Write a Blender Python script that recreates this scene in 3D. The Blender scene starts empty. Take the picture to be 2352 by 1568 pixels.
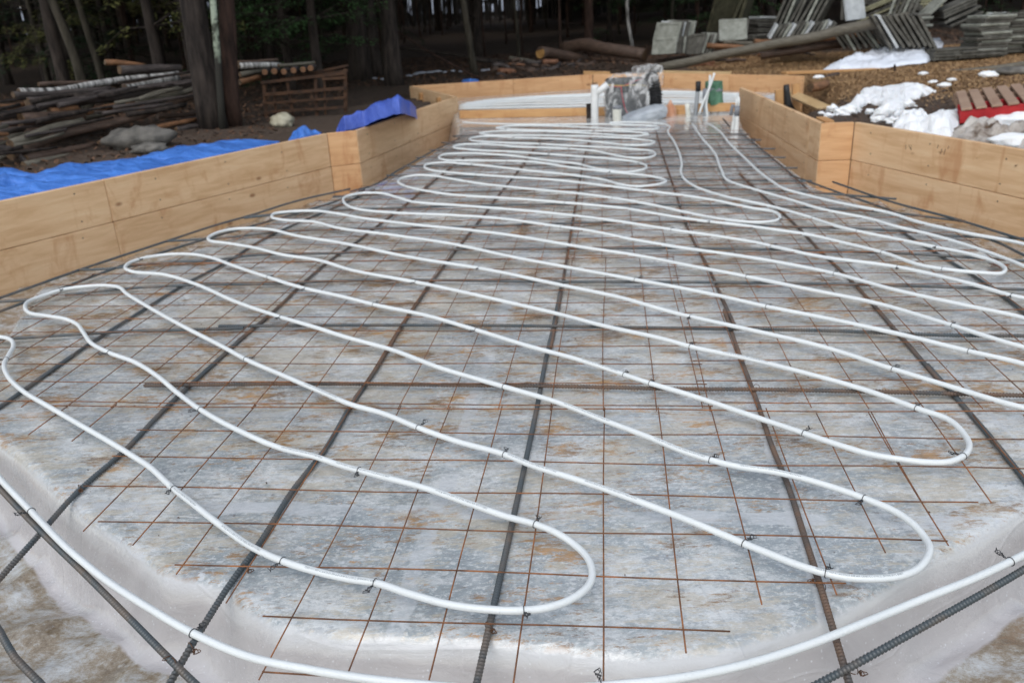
import bpy, bmesh, math, random
import numpy as np
from mathutils import Vector, Matrix, noise as mnoise
R = math.radians
rnd = random.Random(7)
scene = bpy.context.scene
col = scene.collection

# ------------------------------------------------------------------ camera
F_PX, PITCH, ROLL, CAM_H = 1917.4, 0.3810, -0.0501, 1.0964      # focal length for a 2352 px wide frame
IW, IH = 2352.0, 1568.0
ct, st = math.cos(PITCH), math.sin(PITCH)
r0, u0, f0 = Vector((1, 0, 0)), Vector((0, st, ct)), Vector((0, ct, -st))
cr, sr = math.cos(ROLL), math.sin(ROLL)
CR = r0 * cr + u0 * sr
CU = u0 * cr - r0 * sr
CP = Vector((0, 0, CAM_H))
cam_d = bpy.data.cameras.new('camera')
cam = bpy.data.objects.new('camera', cam_d)
col.objects.link(cam)
m3 = Matrix((CR, CU, -f0)).transposed()
cam.matrix_world = Matrix.Translation(CP) @ m3.to_4x4()
cam_d.sensor_width = 36
cam_d.lens = F_PX / IW * 36
cam_d.clip_start = 0.05
cam_d.clip_end = 600
cam_d.dof.use_dof = True
cam_d.dof.focus_distance = 1.85
cam_d.dof.aperture_fstop = 4.8
scene.camera = cam

# ------------------------------------------------------------------ sky, sun, exposure
SUN_EL, SUN_ROT = R(52), R(200)
w = bpy.data.worlds.new('World')
scene.world = w
w.use_nodes = True
nt = w.node_tree
nt.nodes.clear()
sky = nt.nodes.new('ShaderNodeTexSky')
sky.sky_type = 'NISHITA'
sky.sun_disc = False
sky.sun_elevation = SUN_EL
sky.sun_rotation = SUN_ROT
sky.air_density = 1.6
sky.dust_density = 1.5
sky.ozone_density = 1.0
hs = nt.nodes.new('ShaderNodeHueSaturation')
hs.inputs['Saturation'].default_value = 0.50
bg = nt.nodes.new('ShaderNodeBackground')
bg.inputs['Strength'].default_value = 0.15
wo = nt.nodes.new('ShaderNodeOutputWorld')
nt.links.new(sky.outputs[0], hs.inputs['Color'])
nt.links.new(hs.outputs[0], bg.inputs['Color'])
nt.links.new(bg.outputs[0], wo.inputs[0])
sd = bpy.data.lights.new('sun', 'SUN')
sd.energy = 0.7
sd.angle = R(40)
sd.color = (1.0, 0.985, 0.965)
so = bpy.data.objects.new('sun', sd)
col.objects.link(so)
dirv = Vector((math.sin(SUN_ROT) * math.cos(SUN_EL), math.cos(SUN_ROT) * math.cos(SUN_EL), math.sin(SUN_EL)))
so.rotation_euler = dirv.to_track_quat('Z', 'Y').to_euler()
vs = scene.view_settings
vs.view_transform = 'Standard'
vs.look = 'None'
vs.exposure = 0.36
vs.gamma = 1.0
scene.render.engine = 'CYCLES'
scene.cycles.use_denoising = True

# ------------------------------------------------------------------ survey helpers (sight line -> real point)
def ray(px, py):
    return f0 + CR * ((px - IW / 2) / F_PX) - CU * ((py - IH / 2) / F_PX)
def P(px, py, z=0.0):
    d = ray(px, py)
    return CP + d * ((z - CAM_H) / d.z)
def PY(px, py, Y):
    d = ray(px, py)
    return CP + d * (Y / d.y)
def proj(p):
    q = p - CP
    zz = q.dot(f0)
    return (IW / 2 + F_PX * q.dot(CR) / zz, IH / 2 - F_PX * q.dot(CU) / zz)
def pxsize(p, npx):                                     # metres covered by npx at p
    return npx * (p - CP).dot(f0) / F_PX

# ------------------------------------------------------------------ object helpers
def tag(o, label=None, cat=None, group=None, kind=None):
    if label: o['label'] = label
    if cat: o['category'] = cat
    if group: o['group'] = group
    if kind: o['kind'] = kind
    elif cat: o['kind'] = 'thing'
    return o
def empty(name, loc=(0, 0, 0), label=None, cat=None, group=None, rz=0):
    o = bpy.data.objects.new(name, None)
    o.empty_display_size = 0.1
    col.objects.link(o)
    o.location = loc
    o.rotation_euler = (0, 0, rz)
    return tag(o, label, cat, group)
class MB:
    def __init__(s):
        s.v = []; s.f = []; s.sm = []
    def add(s, vs_, fs, smooth=False):
        n = len(s.v)
        s.v += [tuple(v) for v in vs_]
        s.f += [tuple(i + n for i in f) for f in fs]
        s.sm += [smooth] * len(fs)
    def box(s, c, size, M=None):
        hx, hy, hz = size[0] / 2, size[1] / 2, size[2] / 2
        vs_ = [Vector((x * hx, y * hy, z * hz)) for x in (-1, 1) for y in (-1, 1) for z in (-1, 1)]
        if M is not None: vs_ = [M @ v for v in vs_]
        c = Vector(c)
        s.add([v + c for v in vs_], [(0, 1, 3, 2), (4, 6, 7, 5), (0, 4, 5, 1), (2, 3, 7, 6), (0, 2, 6, 4), (1, 5, 7, 3)])
    def tube(s, pts, rad, n=8, cap=True, smooth=True):
        pts = [Vector(p) for p in pts]
        k = len(pts)
        if not hasattr(rad, '__len__'): rad = [rad] * k
        up = None
        vs_ = []
        for i, p in enumerate(pts):
            t = (pts[min(i + 1, k - 1)] - pts[max(i - 1, 0)])
            t = t.normalized() if t.length > 1e-9 else Vector((0, 0, 1))
            if up is None:
                up = Vector((0, 0, 1)) if abs(t.z) < 0.9 else Vector((1, 0, 0))
            a = t.cross(up)
            if a.length < 1e-6: a = t.cross(Vector((0.3, 1, 0.2)))
            a.normalize()
            b = a.cross(t)
            up = b
            for j in range(n):
                an = 2 * math.pi * j / n
                vs_.append(p + (a * math.cos(an) + b * math.sin(an)) * rad[i])
        fs = []
        for i in range(k - 1):
            for j in range(n):
                j2 = (j + 1) % n
                fs.append((i * n + j, i * n + j2, (i + 1) * n + j2, (i + 1) * n + j))
        s.add(vs_, fs, smooth)
        if cap:
            m = len(s.v) - len(vs_)
            s.f.append(tuple(m + j for j in reversed(range(n)))); s.sm.append(False)
            s.f.append(tuple(m + (k - 1) * n + j for j in range(n))); s.sm.append(False)
    def build(s, name, mat, parent=None, loc=None):
        me = bpy.data.meshes.new(name)
        me.from_pydata(s.v, [], s.f)
        me.polygons.foreach_set('use_smooth', s.sm)
        me.update()
        o = bpy.data.objects.new(name, me)
        col.objects.link(o)
        if mat:
            for q in (mat if isinstance(mat, (list, tuple)) else [mat]): me.materials.append(q)
        if parent: o.parent = parent
        if loc is not None: o.location = loc
        return o
def rebase(o):                                           # move a mesh's origin to its lowest centre
    me = o.data
    n = len(me.vertices)
    a = np.empty(n * 3); me.vertices.foreach_get('co', a); a = a.reshape(-1, 3)
    c = np.array([(a[:, 0].min() + a[:, 0].max()) / 2, (a[:, 1].min() + a[:, 1].max()) / 2, a[:, 2].min()])
    me.vertices.foreach_set('co', (a - c).ravel())
    o.location = Vector(o.location) + Vector(c)
    me.update()
    return o
def copy_tree(o, parent=None):
    c = o.copy(); col.objects.link(c)
    if parent: c.parent = parent
    for ch in list(o.children): copy_tree(ch, c)
    return c
def spline(pts, step=0.015):
    pts = [Vector(p) for p in pts]
    out = []
    for i in range(len(pts) - 1):
        p1, p2 = pts[i], pts[i + 1]
        a = pts[i - 1] if i else p1 * 2 - p2
        b = pts[i + 2] if i + 2 < len(pts) else p2 * 2 - p1
        L = (p2 - p1).length
        # centripetal-ish: tangents scaled to the segment
        d0 = max((p1 - a).length, 1e-5); d1 = max(L, 1e-5); d2 = max((b - p2).length, 1e-5)
        m1 = ((p2 - p1) / d1 - (p2 - a) / (d0 + d1) + (p1 - a) / d0) * d1
        m2 = ((b - p2) / d2 - (b - p1) / (d1 + d2) + (p2 - p1) / d1) * d1
        n = max(2, int(L / step))
        for k in range(n):
            t = k / n
            out.append(p1 * (2 * t ** 3 - 3 * t * t + 1) + m1 * (t ** 3 - 2 * t * t + t) + p2 * (-2 * t ** 3 + 3 * t * t) + m2 * (t ** 3 - t * t))
    out.append(pts[-1])
    return out

# ------------------------------------------------------------------ materials
def C4(c): return (c[0], c[1], c[2], 1.0)
class Mat:
    def __init__(s, name, rough=0.6, spec=0.4):
        s.m = bpy.data.materials.new(name)
        s.m.use_nodes = True
        s.n = s.m.node_tree.nodes; s.l = s.m.node_tree.links
        s.b = s.n['Principled BSDF']
        s.b.inputs['Roughness'].default_value = rough
        s.b.inputs['Specular IOR Level'].default_value = spec
        s.co = None
    def coord(s, kind='Object', scale=(1, 1, 1), rot=(0, 0, 0), loc=(0, 0, 0)):
        t = s.n.new('ShaderNodeTexCoord')
        if kind == 'World':
            g = s.n.new('ShaderNodeNewGeometry'); src = g.outputs['Position']
        else: src = t.outputs[kind]
        mp = s.n.new('ShaderNodeMapping')
        mp.inputs['Scale'].default_value = scale
        mp.inputs['Rotation'].default_value = rot
        mp.inputs['Location'].default_value = loc
        s.l.new(src, mp.inputs[0])
        return mp.outputs[0]
    def noise(s, vec, scale, detail=4, rough=0.6, dist=0.0):
        x = s.n.new('ShaderNodeTexNoise')
        x.inputs['Scale'].default_value = scale; x.inputs['Detail'].default_value = detail
        x.inputs['Roughness'].default_value = rough; x.inputs['Distortion'].default_value = dist
        s.l.new(vec, x.inputs['Vector'])
        return x.outputs['Fac']
    def ramp(s, fac, stops):
        x = s.n.new('ShaderNodeValToRGB')
        while len(x.color_ramp.elements) < len(stops): x.color_ramp.elements.new(0.5)
        for e, (p, c) in zip(x.color_ramp.elements, stops):
            e.position = p; e.color = C4(c) if hasattr(c, '__len__') else (c, c, c, 1)
        s.l.new(fac, x.inputs[0])
        return x.outputs[0]
    def mix(s, fac, a, b):
        x = s.n.new('ShaderNodeMix'); x.data_type = 'RGBA'
        for v, i in ((fac, 0), (a, 6), (b, 7)):
            if hasattr(v, 'is_linked') or hasattr(v, 'links'): s.l.new(v, x.inputs[i])
            elif hasattr(v, '__len__'): x.inputs[i].default_value = C4(v)
            else: x.inputs[i].default_value = v
        return x.outputs[2]
    def math(s, op, a, b=0.0, c=None, clamp=False):
        x = s.n.new('ShaderNodeMath'); x.operation = op; x.use_clamp = clamp
        for i, v in enumerate((a, b) + ((c,) if c is not None else ())):
            if hasattr(v, 'links'): s.l.new(v, x.inputs[i])
            else: x.inputs[i].default_value = v
        return x.outputs[0]
    def range(s, v, a, b, lo=0.0, hi=1.0):
        x = s.n.new('ShaderNodeMapRange')
        s.l.new(v, x.inputs[0])
        for i, q in enumerate((a, b, lo, hi)): x.inputs[i + 1].default_value = q
        return x.outputs[0]
    def sep(s, vec):
        x = s.n.new('ShaderNodeSeparateXYZ'); s.l.new(vec, x.inputs[0]); return x.outputs
    def color(s, c):
        if hasattr(c, 'links'): s.l.new(c, s.b.inputs['Base Color'])
        else: s.b.inputs['Base Color'].default_value = C4(c)
    def rough(s, v): s.l.new(v, s.b.inputs['Roughness'])
    def bump(s, h, strength=0.4, dist=0.01):
        x = s.n.new('ShaderNodeBump')
        x.inputs['Strength'].default_value = strength; x.inputs['Distance'].default_value = dist
        s.l.new(h, x.inputs['Height']); s.l.new(x.outputs[0], s.b.inputs['Normal'])
def simple(name, c1, c2=None, scale=8, rough=0.6, spec=0.4, stretch=(1, 1, 1), bump=0.3, kind='Object', bd=0.01, lo=0.35, hi=0.65, detail=5):
    q = Mat(name, rough, spec)
    v = q.coord(kind, stretch)
    n = q.noise(v, scale, detail)
    q.color(q.ramp(n, [(lo, c1), (hi, c2 or c1)]))
    if bump: q.bump(n, bump, bd)
    return q.m

def mat_wood(name, c1, c2, c3, knots=True):
    q = Mat(name, 0.55, 0.35)
    rn = q.n.new('ShaderNodeObjectInfo').outputs['Random']
    v = q.coord('Object')
    off = q.n.new('ShaderNodeVectorMath'); off.operation = 'ADD'
    cx = q.n.new('ShaderNodeCombineXYZ'); q.l.new(q.math('MULTIPLY', rn, 40.0), cx.inputs[0]); q.l.new(q.math('MULTIPLY', rn, 17.0), cx.inputs[2])
    q.l.new(v, off.inputs[0]); q.l.new(cx.outputs[0], off.inputs[1])
    mp = q.n.new('ShaderNodeMapping'); mp.inputs['Scale'].default_value = (1.1, 9, 9); q.l.new(off.outputs[0], mp.inputs[0])
    g = q.noise(mp.outputs[0], 2.2, 6, 0.6, 0.6)
    base = q.ramp(g, [(0.3, c1), (0.55, c2), (0.8, c3)])
    mp3 = q.n.new('ShaderNodeMapping'); mp3.inputs['Scale'].default_value = (2.2, 30, 30); q.l.new(off.outputs[0], mp3.inputs[0])
    fine = q.noise(mp3.outputs[0], 3.0, 3, 0.7)
    base = q.mix(q.range(fine, 0.45, 0.75, 0, 0.35), base, c1)
    # darker streaks and stains across the board
    mp2 = q.n.new('ShaderNodeMapping'); mp2.inputs['Scale'].default_value = (3.2, 1.0, 1.1); q.l.new(off.outputs[0], mp2.inputs[0])
    sn = q.noise(mp2.outputs[0], 1.7, 5, 0.65, 1.2)
    base = q.mix(q.range(sn, 0.54, 0.70, 0, 0.6), base, (c1[0] * 0.80, c1[1] * 0.58, c1[2] * 0.45))
    if knots:
        vo = q.n.new('ShaderNodeTexVoronoi'); vo.inputs['Scale'].default_value = 2.9
        mp4 = q.n.new('ShaderNodeMapping'); mp4.inputs['Scale'].default_value = (1.0, 1.9, 1.9); q.l.new(off.outputs[0], mp4.inputs[0])
        q.l.new(mp4.outputs[0], vo.inputs['Vector'])
        base = q.mix(q.range(q.math('ADD', vo.outputs['Distance'], q.math('MULTIPLY', fine, 0.05)), 0.075, 0.135, 0.8, 0.0), base, (0.24, 0.10, 0.04))
    q.color(base)
    q.rough(q.range(g, 0.3, 0.7, 0.45, 0.7))
    q.bump(fine, 0.15, 0.003)
    return q.m

M = {}
M['wood'] = mat_wood('form_wood', (0.58, 0.355, 0.185), (0.72, 0.485, 0.285), (0.78, 0.57, 0.36))
M['wood_warm'] = mat_wood('warm_board', (0.56, 0.305, 0.145), (0.68, 0.405, 0.21), (0.74, 0.485, 0.27))
M['wood_orange'] = mat_wood('lumber_orange', (0.46, 0.24, 0.10), (0.56, 0.32, 0.14), (0.62, 0.38, 0.18))
M['wood_pale'] = mat_wood('lumber_pale', (0.50, 0.33, 0.16), (0.60, 0.42, 0.22), (0.66, 0.48, 0.27), False)
M['pallet_wood'] = mat_wood('pallet_boards', (0.28, 0.175, 0.125), (0.40, 0.27, 0.19), (0.47, 0.35, 0.26), False)
M['red'] = simple('red_paint', (0.33, 0.012, 0.018), (0.45, 0.02, 0.022), 14, 0.5)
def mat_plastic():
    q = Mat('plastic_sheeting', 0.25, 0.5)
    YA = 0.1255
    v = q.coord('World', (1, 1, 1), (0, 0, YA))
    xyz = q.sep(v)
    iso = q.coord('World', (0.85, 1.25, 1), (0, 0, YA - 0.1))
    st1 = q.coord('World', (0.7, 1.5, 1), (0, 0, YA - 0.25))
    st2 = q.coord('World', (0.8, 2.6, 1), (0, 0, YA + 0.05), (3, 1, 0))
    st3 = q.coord('World', (1.0, 1.9, 1), (0, 0, YA + 0.4), (9, 4, 0))
    low_ = q.noise(iso, 1.6, 3, 0.5)
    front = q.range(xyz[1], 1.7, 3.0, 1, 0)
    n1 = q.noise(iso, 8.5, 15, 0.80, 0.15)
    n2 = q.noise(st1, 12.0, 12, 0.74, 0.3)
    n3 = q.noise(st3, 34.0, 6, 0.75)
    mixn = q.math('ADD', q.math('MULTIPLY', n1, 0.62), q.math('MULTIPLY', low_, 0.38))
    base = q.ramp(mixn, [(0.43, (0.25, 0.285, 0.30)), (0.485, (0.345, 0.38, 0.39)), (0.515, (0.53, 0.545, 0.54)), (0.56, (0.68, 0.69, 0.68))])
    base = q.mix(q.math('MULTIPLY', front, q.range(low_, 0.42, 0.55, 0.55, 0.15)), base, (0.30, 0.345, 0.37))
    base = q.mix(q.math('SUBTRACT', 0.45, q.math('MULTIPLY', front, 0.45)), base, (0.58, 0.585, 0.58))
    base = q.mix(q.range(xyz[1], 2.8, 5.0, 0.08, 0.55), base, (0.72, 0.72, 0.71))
    # torn-looking white film patches with crisp rims, and darker wet ones
    base = q.mix(q.range(n2, 0.552, 0.566, 0, 0.62), base, (0.60, 0.615, 0.62))
    base = q.mix(q.range(n2, 0.435, 0.418, 0, 0.55), base, (0.29, 0.315, 0.345))
    base = q.mix(q.range(n3, 0.60, 0.66, 0, 0.6), base, (0.64, 0.65, 0.655))
    base = q.mix(q.range(n3, 0.42, 0.36, 0, 0.55), base, (0.26, 0.27, 0.28))
    n5 = q.noise(iso, 70.0, 5, 0.8)
    base = q.mix(q.range(n5, 0.53, 0.59, 0, 0.65), base, (0.70, 0.71, 0.71))
    base = q.mix(q.range(n5, 0.45, 0.38, 0, 0.4), base, (0.28, 0.27, 0.26))
    vo = q.n.new('ShaderNodeTexVoronoi'); vo.inputs['Scale'].default_value = 30
    q.l.new(st3, vo.inputs['Vector'])
    spot = q.math('MULTIPLY', q.range(vo.outputs['Distance'], 0.24, 0.29, 1, 0), q.range(q.noise(v, 4.5, 3), 0.50, 0.58, 0, 0.75))
    base = q.mix(spot, base, (0.60, 0.62, 0.64))
    # tan silt and rust specks, heavier in the middle of the slab
    tan = q.math('ADD', q.math('MULTIPLY', q.noise(st2, 15.0, 13, 0.84, 0.1), 0.72), q.math('MULTIPLY', q.noise(iso, 3.3, 3, 0.5), 0.28))
    mid = q.math('SUBTRACT', q.range(xyz[1], 1.3, 2.4, 0.0, 0.03), q.range(xyz[1], 4.2, 6.5, 0.0, 0.025))
    tan = q.math('ADD', tan, mid)
    base = q.mix(q.range(tan, 0.515, 0.56, 0, 0.62), base, (0.52, 0.455, 0.35))
    rs = q.math('ADD', q.math('MULTIPLY', q.noise(st2, 26.0, 13, 0.85, 0.1), 0.62), q.math('MULTIPLY', q.noise(st3, 4.0, 4, 0.6), 0.38))
    rs = q.math('ADD', rs, mid)
    scol = q.ramp(q.noise(v, 9.0, 4, 0.6), [(0.35, (0.19, 0.11, 0.055)), (0.52, (0.36, 0.21, 0.09)), (0.66, (0.52, 0.27, 0.08))])
    base = q.mix(q.range(rs, 0.545, 0.585, 0, 0.85), base, scol)
    # long creases in the film
    cr1 = q.math('ABSOLUTE', q.math('SUBTRACT', q.noise(q.coord('World', (0.5, 1.1, 1), (0, 0, 0.9)), 1.5, 1, 0.3, 0.0), 0.5))
    cr2 = q.math('ABSOLUTE', q.math('SUBTRACT', q.noise(q.coord('World', (1.2, 0.5, 1), (0, 0, -0.5), (4, 2, 0)), 1.7, 1, 0.3), 0.5))
    crease = q.math('MAXIMUM', q.range(cr1, 0.0, 0.006, 1, 0), q.range(cr2, 0.0, 0.005, 1, 0))
    base = q.mix(q.math('MULTIPLY', crease, 0.18), base, (0.62, 0.63, 0.64))
    # pale straight bands where the foam boards meet under the sheet
    wob = q.math('MULTIPLY', q.math('SUBTRACT', q.noise(v, 9, 6, 0.7), 0.5), 0.07)
    brk = q.range(q.noise(v, 5, 6, 0.7), 0.42, 0.52, 0.1, 1)
    def band(axis, at, wd, strength):
        d = q.math('ABSOLUTE', q.math('SUBTRACT', q.math('ADD', xyz[axis], wob), at))
        return q.math('MULTIPLY', q.range(d, wd * 0.8, wd, strength, 0), brk)
    for ax, at_, wd, s_ in BANDS:
        base = q.mix(band(ax, at_, wd, s_), base, (0.57, 0.59, 0.61))
    # the skirt down into the trench: clean milky film; trench floor: mud under the film
    g = q.n.new('ShaderNodeNewGeometry')
    pz = q.sep(g.outputs['Position'])[2]
    wz = q.math('ADD', pz, q.math('MULTIPLY', q.math('SUBTRACT', q.noise(v, 5, 5, 0.6), 0.5), 0.05))
    skirt = q.range(wz, -0.048, -0.036, 1, 0)
    mil = q.ramp(q.noise(st1, 3.0, 6, 0.6, 1.5), [(0.3, (0.40, 0.375, 0.375)), (0.7, (0.51, 0.485, 0.485))])
    vd = q.n.new('ShaderNodeTexVoronoi'); vd.inputs['Scale'].default_value = 85
    q.l.new(v, vd.inputs['Vector'])
    dots = q.math('MULTIPLY', q.range(vd.outputs['Distance'], 0.14, 0.22, 1, 0), q.range(q.noise(v, 30, 2), 0.45, 0.6, 0, 0.6))
    mil = q.mix(dots, mil, (0.66, 0.67, 0.70))
    lip = q.range(wz, -0.085, -0.045, 0, 0.9)
    mil = q.mix(lip, mil, (0.60, 0.61, 0.62))
    base = q.mix(skirt, base, mil)
    fa = q.n.new('ShaderNodeAttribute'); fa.attribute_name = 'floor'
    low = q.range(q.math('ADD', fa.outputs['Fac'], q.math('MULTIPLY', q.math('SUBTRACT', q.noise(v, 8, 5), 0.5), 0.25)), 0.93, 1.0, 0, 1)
    t1 = q.noise(q.coord('World', (2.0, 2.6, 1), (0, 0, 0.6)), 4.2, 14, 0.80, 0.15)
    tf = q.ramp(t1, [(0.38, (0.14, 0.10, 0.06)), (0.47, (0.25, 0.20, 0.14)), (0.53, (0.34, 0.32, 0.29)), (0.62, (0.46, 0.47, 0.48))])
    tf = q.mix(q.range(n3, 0.56, 0.64, 0, 0.5), tf, (0.50, 0.51, 0.50))
    tf = q.mix(q.range(rs, 0.54, 0.60, 0, 0.7), tf, (0.20, 0.12, 0.06))
    base = q.mix(low, base, tf)
    q.color(base)
    q.rough(q.range(mixn, 0.42, 0.58, 0.08, 0.34))
    q.b.inputs['Specular IOR Level'].default_value = 0.6
    q.b.inputs['Coat Weight'].default_value = 0.7
    q.b.inputs['Coat Roughness'].default_value = 0.06
    wr = q.math('ADD', q.noise(st1, 12.0, 8, 0.66, 0.6), q.math('MULTIPLY', crease, 0.18))
    q.bump(wr, 0.5, 0.010)
    return q.m
def grid_b(p):                                            # distance along the slab in the plastic's own axes
    a = 0.1255
    return (p.x * math.cos(a) - p.y * math.sin(a), p.x * math.sin(a) + p.y * math.cos(a))
BANDS = [(1, grid_b(P(900, 1172, -.029))[1], 0.028, 0.75), (1, grid_b(P(1750, 960, -.029))[1], 0.018, 0.4),
         (0, grid_b(P(962, 1290, -.029))[0], 0.022, 0.6), (0, grid_b(P(1800, 1120, -.029))[0], 0.018, 0.6),
         (0, grid_b(P(2110, 770, -.029))[0], 0.008, 0.7)]
M['plastic'] = mat_plastic()
def mat_pex():
    q = Mat('white_tube', 0.32, 0.5)
    v = q.coord('Object')
    n = q.noise(v, 6, 3)
    q.color(q.ramp(n, [(0.3, (0.68, 0.705, 0.71)), (0.7, (0.74, 0.765, 0.765))]))
    vo = q.n.new('ShaderNodeTexVoronoi'); vo.inputs['Scale'].default_value = 160
    q.l.new(v, vo.inputs['Vector'])
    q.bump(q.range(vo.outputs['Distance'], 0.0, 0.35, 1, 0), 0.35, 0.002)
    q.b.inputs['Subsurface Weight'].default_value = 0.15
    q.b.inputs['Subsurface Radius'].default_value = (0.01, 0.01, 0.01)
    q.b.inputs['Subsurface Scale'].default_value = 0.5
    return q.m
M['pex'] = mat_pex()
M['print'] = simple('grey_print', (0.16, 0.19, 0.21), (0.24, 0.27, 0.29), 90, 0.5)
M['rebar'] = simple('rebar_steel', (0.060, 0.074, 0.082), (0.15, 0.11, 0.08), 9, 0.42, 0.6, lo=0.45, hi=0.72, bump=0.3, bd=0.002)
M['rebar_brown'] = simple('rebar_rusty', (0.070, 0.070, 0.07), (0.16, 0.095, 0.06), 9, 0.5, 0.5, lo=0.35, hi=0.62, bump=0.3, bd=0.002)
def mat_mesh():
    q = Mat('rusty_wire', 0.7, 0.3)
    rn = q.n.new('ShaderNodeObjectInfo').outputs['Random']
    v = q.coord('World')
    n = q.noise(v, 14, 6, 0.7)
    c = q.ramp(n, [(0.35, (0.10, 0.050, 0.030)), (0.50, (0.21, 0.092, 0.042)), (0.64, (0.38, 0.15, 0.055))])
    q.color(q.mix(q.math('MULTIPLY', rn, 0.25), c, (0.060, 0.042, 0.034)))
    return q.m
M['mesh_rust'] = mat_mesh()
M['tie'] = simple('tie_wire', (0.012, 0.014, 0.018), (0.035, 0.035, 0.04), 30, 0.4, 0.6)
M['tie_rust'] = simple('rusty_tie_wire', (0.06, 0.03, 0.015), (0.14, 0.06, 0.025), 30, 0.6)
M['tarp'] = simple('blue_tarp', (0.050, 0.155, 0.50), (0.085, 0.25, 0.74), 3.5, 0.38, 0.5, (1.0, 2.2, 1), bump=0.9, bd=0.06)
M['tarp_dark'] = simple('violet_blue_tarp', (0.055, 0.10, 0.42), (0.085, 0.15, 0.56), 4, 0.42, 0.4, (1.6, 1, 1), bump=0.9, bd=0.05)
def mat_bark(name, c1, c2, sz=14):
    return simple(name, c1, c2, sz, 0.85, 0.2, (1, 1, 0.22), 0.9, 'Object', 0.03, 0.35, 0.7)
M['bark'] = mat_bark('dark_bark', (0.014, 0.011, 0.010), (0.060, 0.047, 0.040))
M['far_brown'] = simple('far_undergrowth', (0.012, 0.012, 0.010), (0.060, 0.052, 0.044), 0.8, 0.9)
M['bark_red'] = mat_bark('reddish_bark', (0.018, 0.011, 0.009), (0.070, 0.040, 0.030))
M['bark_grey'] = mat_bark('grey_bark', (0.024, 0.021, 0.016), (0.075, 0.065, 0.050))
def mat_lichen():
    q = Mat('pale_lichen', 0.85, 0.2)
    v = q.coord('Object')
    z = q.sep(v)[2]
    n = q.noise(v, 8, 5, 0.7)
    up = q.range(q.math('ADD', z, q.math('MULTIPLY', n, 0.5)), 0.85, 1.1, 0, 1)
    q.color(q.mix(up, (0.035, 0.033, 0.028), q.ramp(n, [(0.42, (0.06, 0.065, 0.05)), (0.52, (0.34, 0.39, 0.30))])))
    return q.m
M['lichen'] = mat_lichen()
def mat_log(name, c1, c2, c3=None, st_=(3, 14, 14)):
    q = Mat(name, 0.62, 0.4)
    v = q.coord('Object', st_)
    n = q.noise(v, 2.6, 9, 0.75)
    stops = [(0.32, c1), (0.62, c2)] + ([(0.72, c3)] if c3 else [])
    q.color(q.ramp(n, stops)); q.bump(n, 0.7, 0.015)
    return q.m
M['log_dark'] = mat_log('dark_wet_log', (0.018, 0.014, 0.014), (0.085, 0.068, 0.062), (0.20, 0.17, 0.155))
M['log_brown'] = mat_log('brown_log', (0.032, 0.020, 0.014), (0.105, 0.066, 0.048), (0.20, 0.135, 0.10))
M['log_red'] = mat_log('peeling_red_log', (0.10, 0.045, 0.025), (0.26, 0.12, 0.065), (0.34, 0.19, 0.12))
M['log_orange'] = mat_log('stripped_orange_log', (0.09, 0.042, 0.02), (0.27, 0.13, 0.06), (0.40, 0.23, 0.12))
M['log_grey'] = mat_log('grey_pole', (0.075, 0.065, 0.048), (0.155, 0.14, 0.11), (0.25, 0.235, 0.20))
def mat_birch():
    q = Mat('birch_bark', 0.6, 0.35)
    v = q.coord('Object', (16, 1.6, 1.6))
    n = q.noise(v, 1.3, 4, 0.7)
    q.color(q.ramp(n, [(0.40, (0.035, 0.032, 0.03)), (0.47, (0.26, 0.25, 0.24)), (0.62, (0.56, 0.55, 0.53))]))
    return q.m
M['birch'] = mat_birch()
M['cut'] = simple('cut_wood_end', (0.05, 0.03, 0.018), (0.14, 0.085, 0.045), 30, 0.6)
M['cut_fresh'] = simple('fresh_cut_end', (0.24, 0.12, 0.035), (0.40, 0.23, 0.08), 30, 0.6)
M['rock'] = simple('grey_rock', (0.075, 0.07, 0.062), (0.19, 0.175, 0.155), 6, 0.8, 0.3, bump=0.7, bd=0.03)
M['rock_pale'] = simple('pale_rock', (0.25, 0.22, 0.15), (0.50, 0.47, 0.36), 6, 0.8, 0.3, bump=0.6, bd=0.02)
def mat_tile(name, c1, c2, c3):
    q = Mat(name, 0.8, 0.25)
    rn = q.n.new('ShaderNodeObjectInfo').outputs['Random']
    v = q.coord('World')
    n = q.noise(v, 9, 6, 0.7)
    b = q.ramp(n, [(0.32, c1), (0.55, c2), (0.74, c3)])
    q.color(q.mix(q.math('MULTIPLY', rn, 0.45), b, c1))
    q.bump(n, 0.5, 0.006)
    return q.m
M['tile'] = mat_tile('weathered_tile', (0.055, 0.052, 0.045), (0.125, 0.12, 0.105), (0.22, 0.215, 0.19))
M['tile_pale'] = mat_tile('pale_tile', (0.17, 0.175, 0.15), (0.34, 0.35, 0.31), (0.47, 0.48, 0.44))
M['tile_white'] = mat_tile('white_tile', (0.36, 0.38, 0.39), (0.52, 0.54, 0.55), (0.66, 0.68, 0.69))
M['tile_yellow'] = mat_tile('yellow_tile', (0.19, 0.18, 0.115), (0.36, 0.345, 0.23), (0.44, 0.42, 0.30))
M['tile_mossy'] = mat_tile('mossy_slab', (0.035, 0.035, 0.022), (0.085, 0.08, 0.05), (0.13, 0.12, 0.08))
def mat_snow(name, a, b, dirt, d0, d1):
    q = Mat(name, 0.6, 0.3)
    v = q.coord('Object')
    n = q.noise(v, 4.5, 7, 0.65, 0.4)
    c = q.ramp(n, [(d0, dirt), (d1, a), (0.72, b)])
    q.color(q.mix(q.range(q.noise(v, 38, 6, 0.8), 0.60, 0.68, 0, 0.5), c, (0.30, 0.25, 0.21)))
    q.b.inputs['Subsurface Weight'].default_value = 0.25
    q.b.inputs['Subsurface Radius'].default_value = (0.03, 0.035, 0.04)
    q.bump(q.noise(v, 16, 7, 0.75), 0.6, 0.03)
    return q.m
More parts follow.
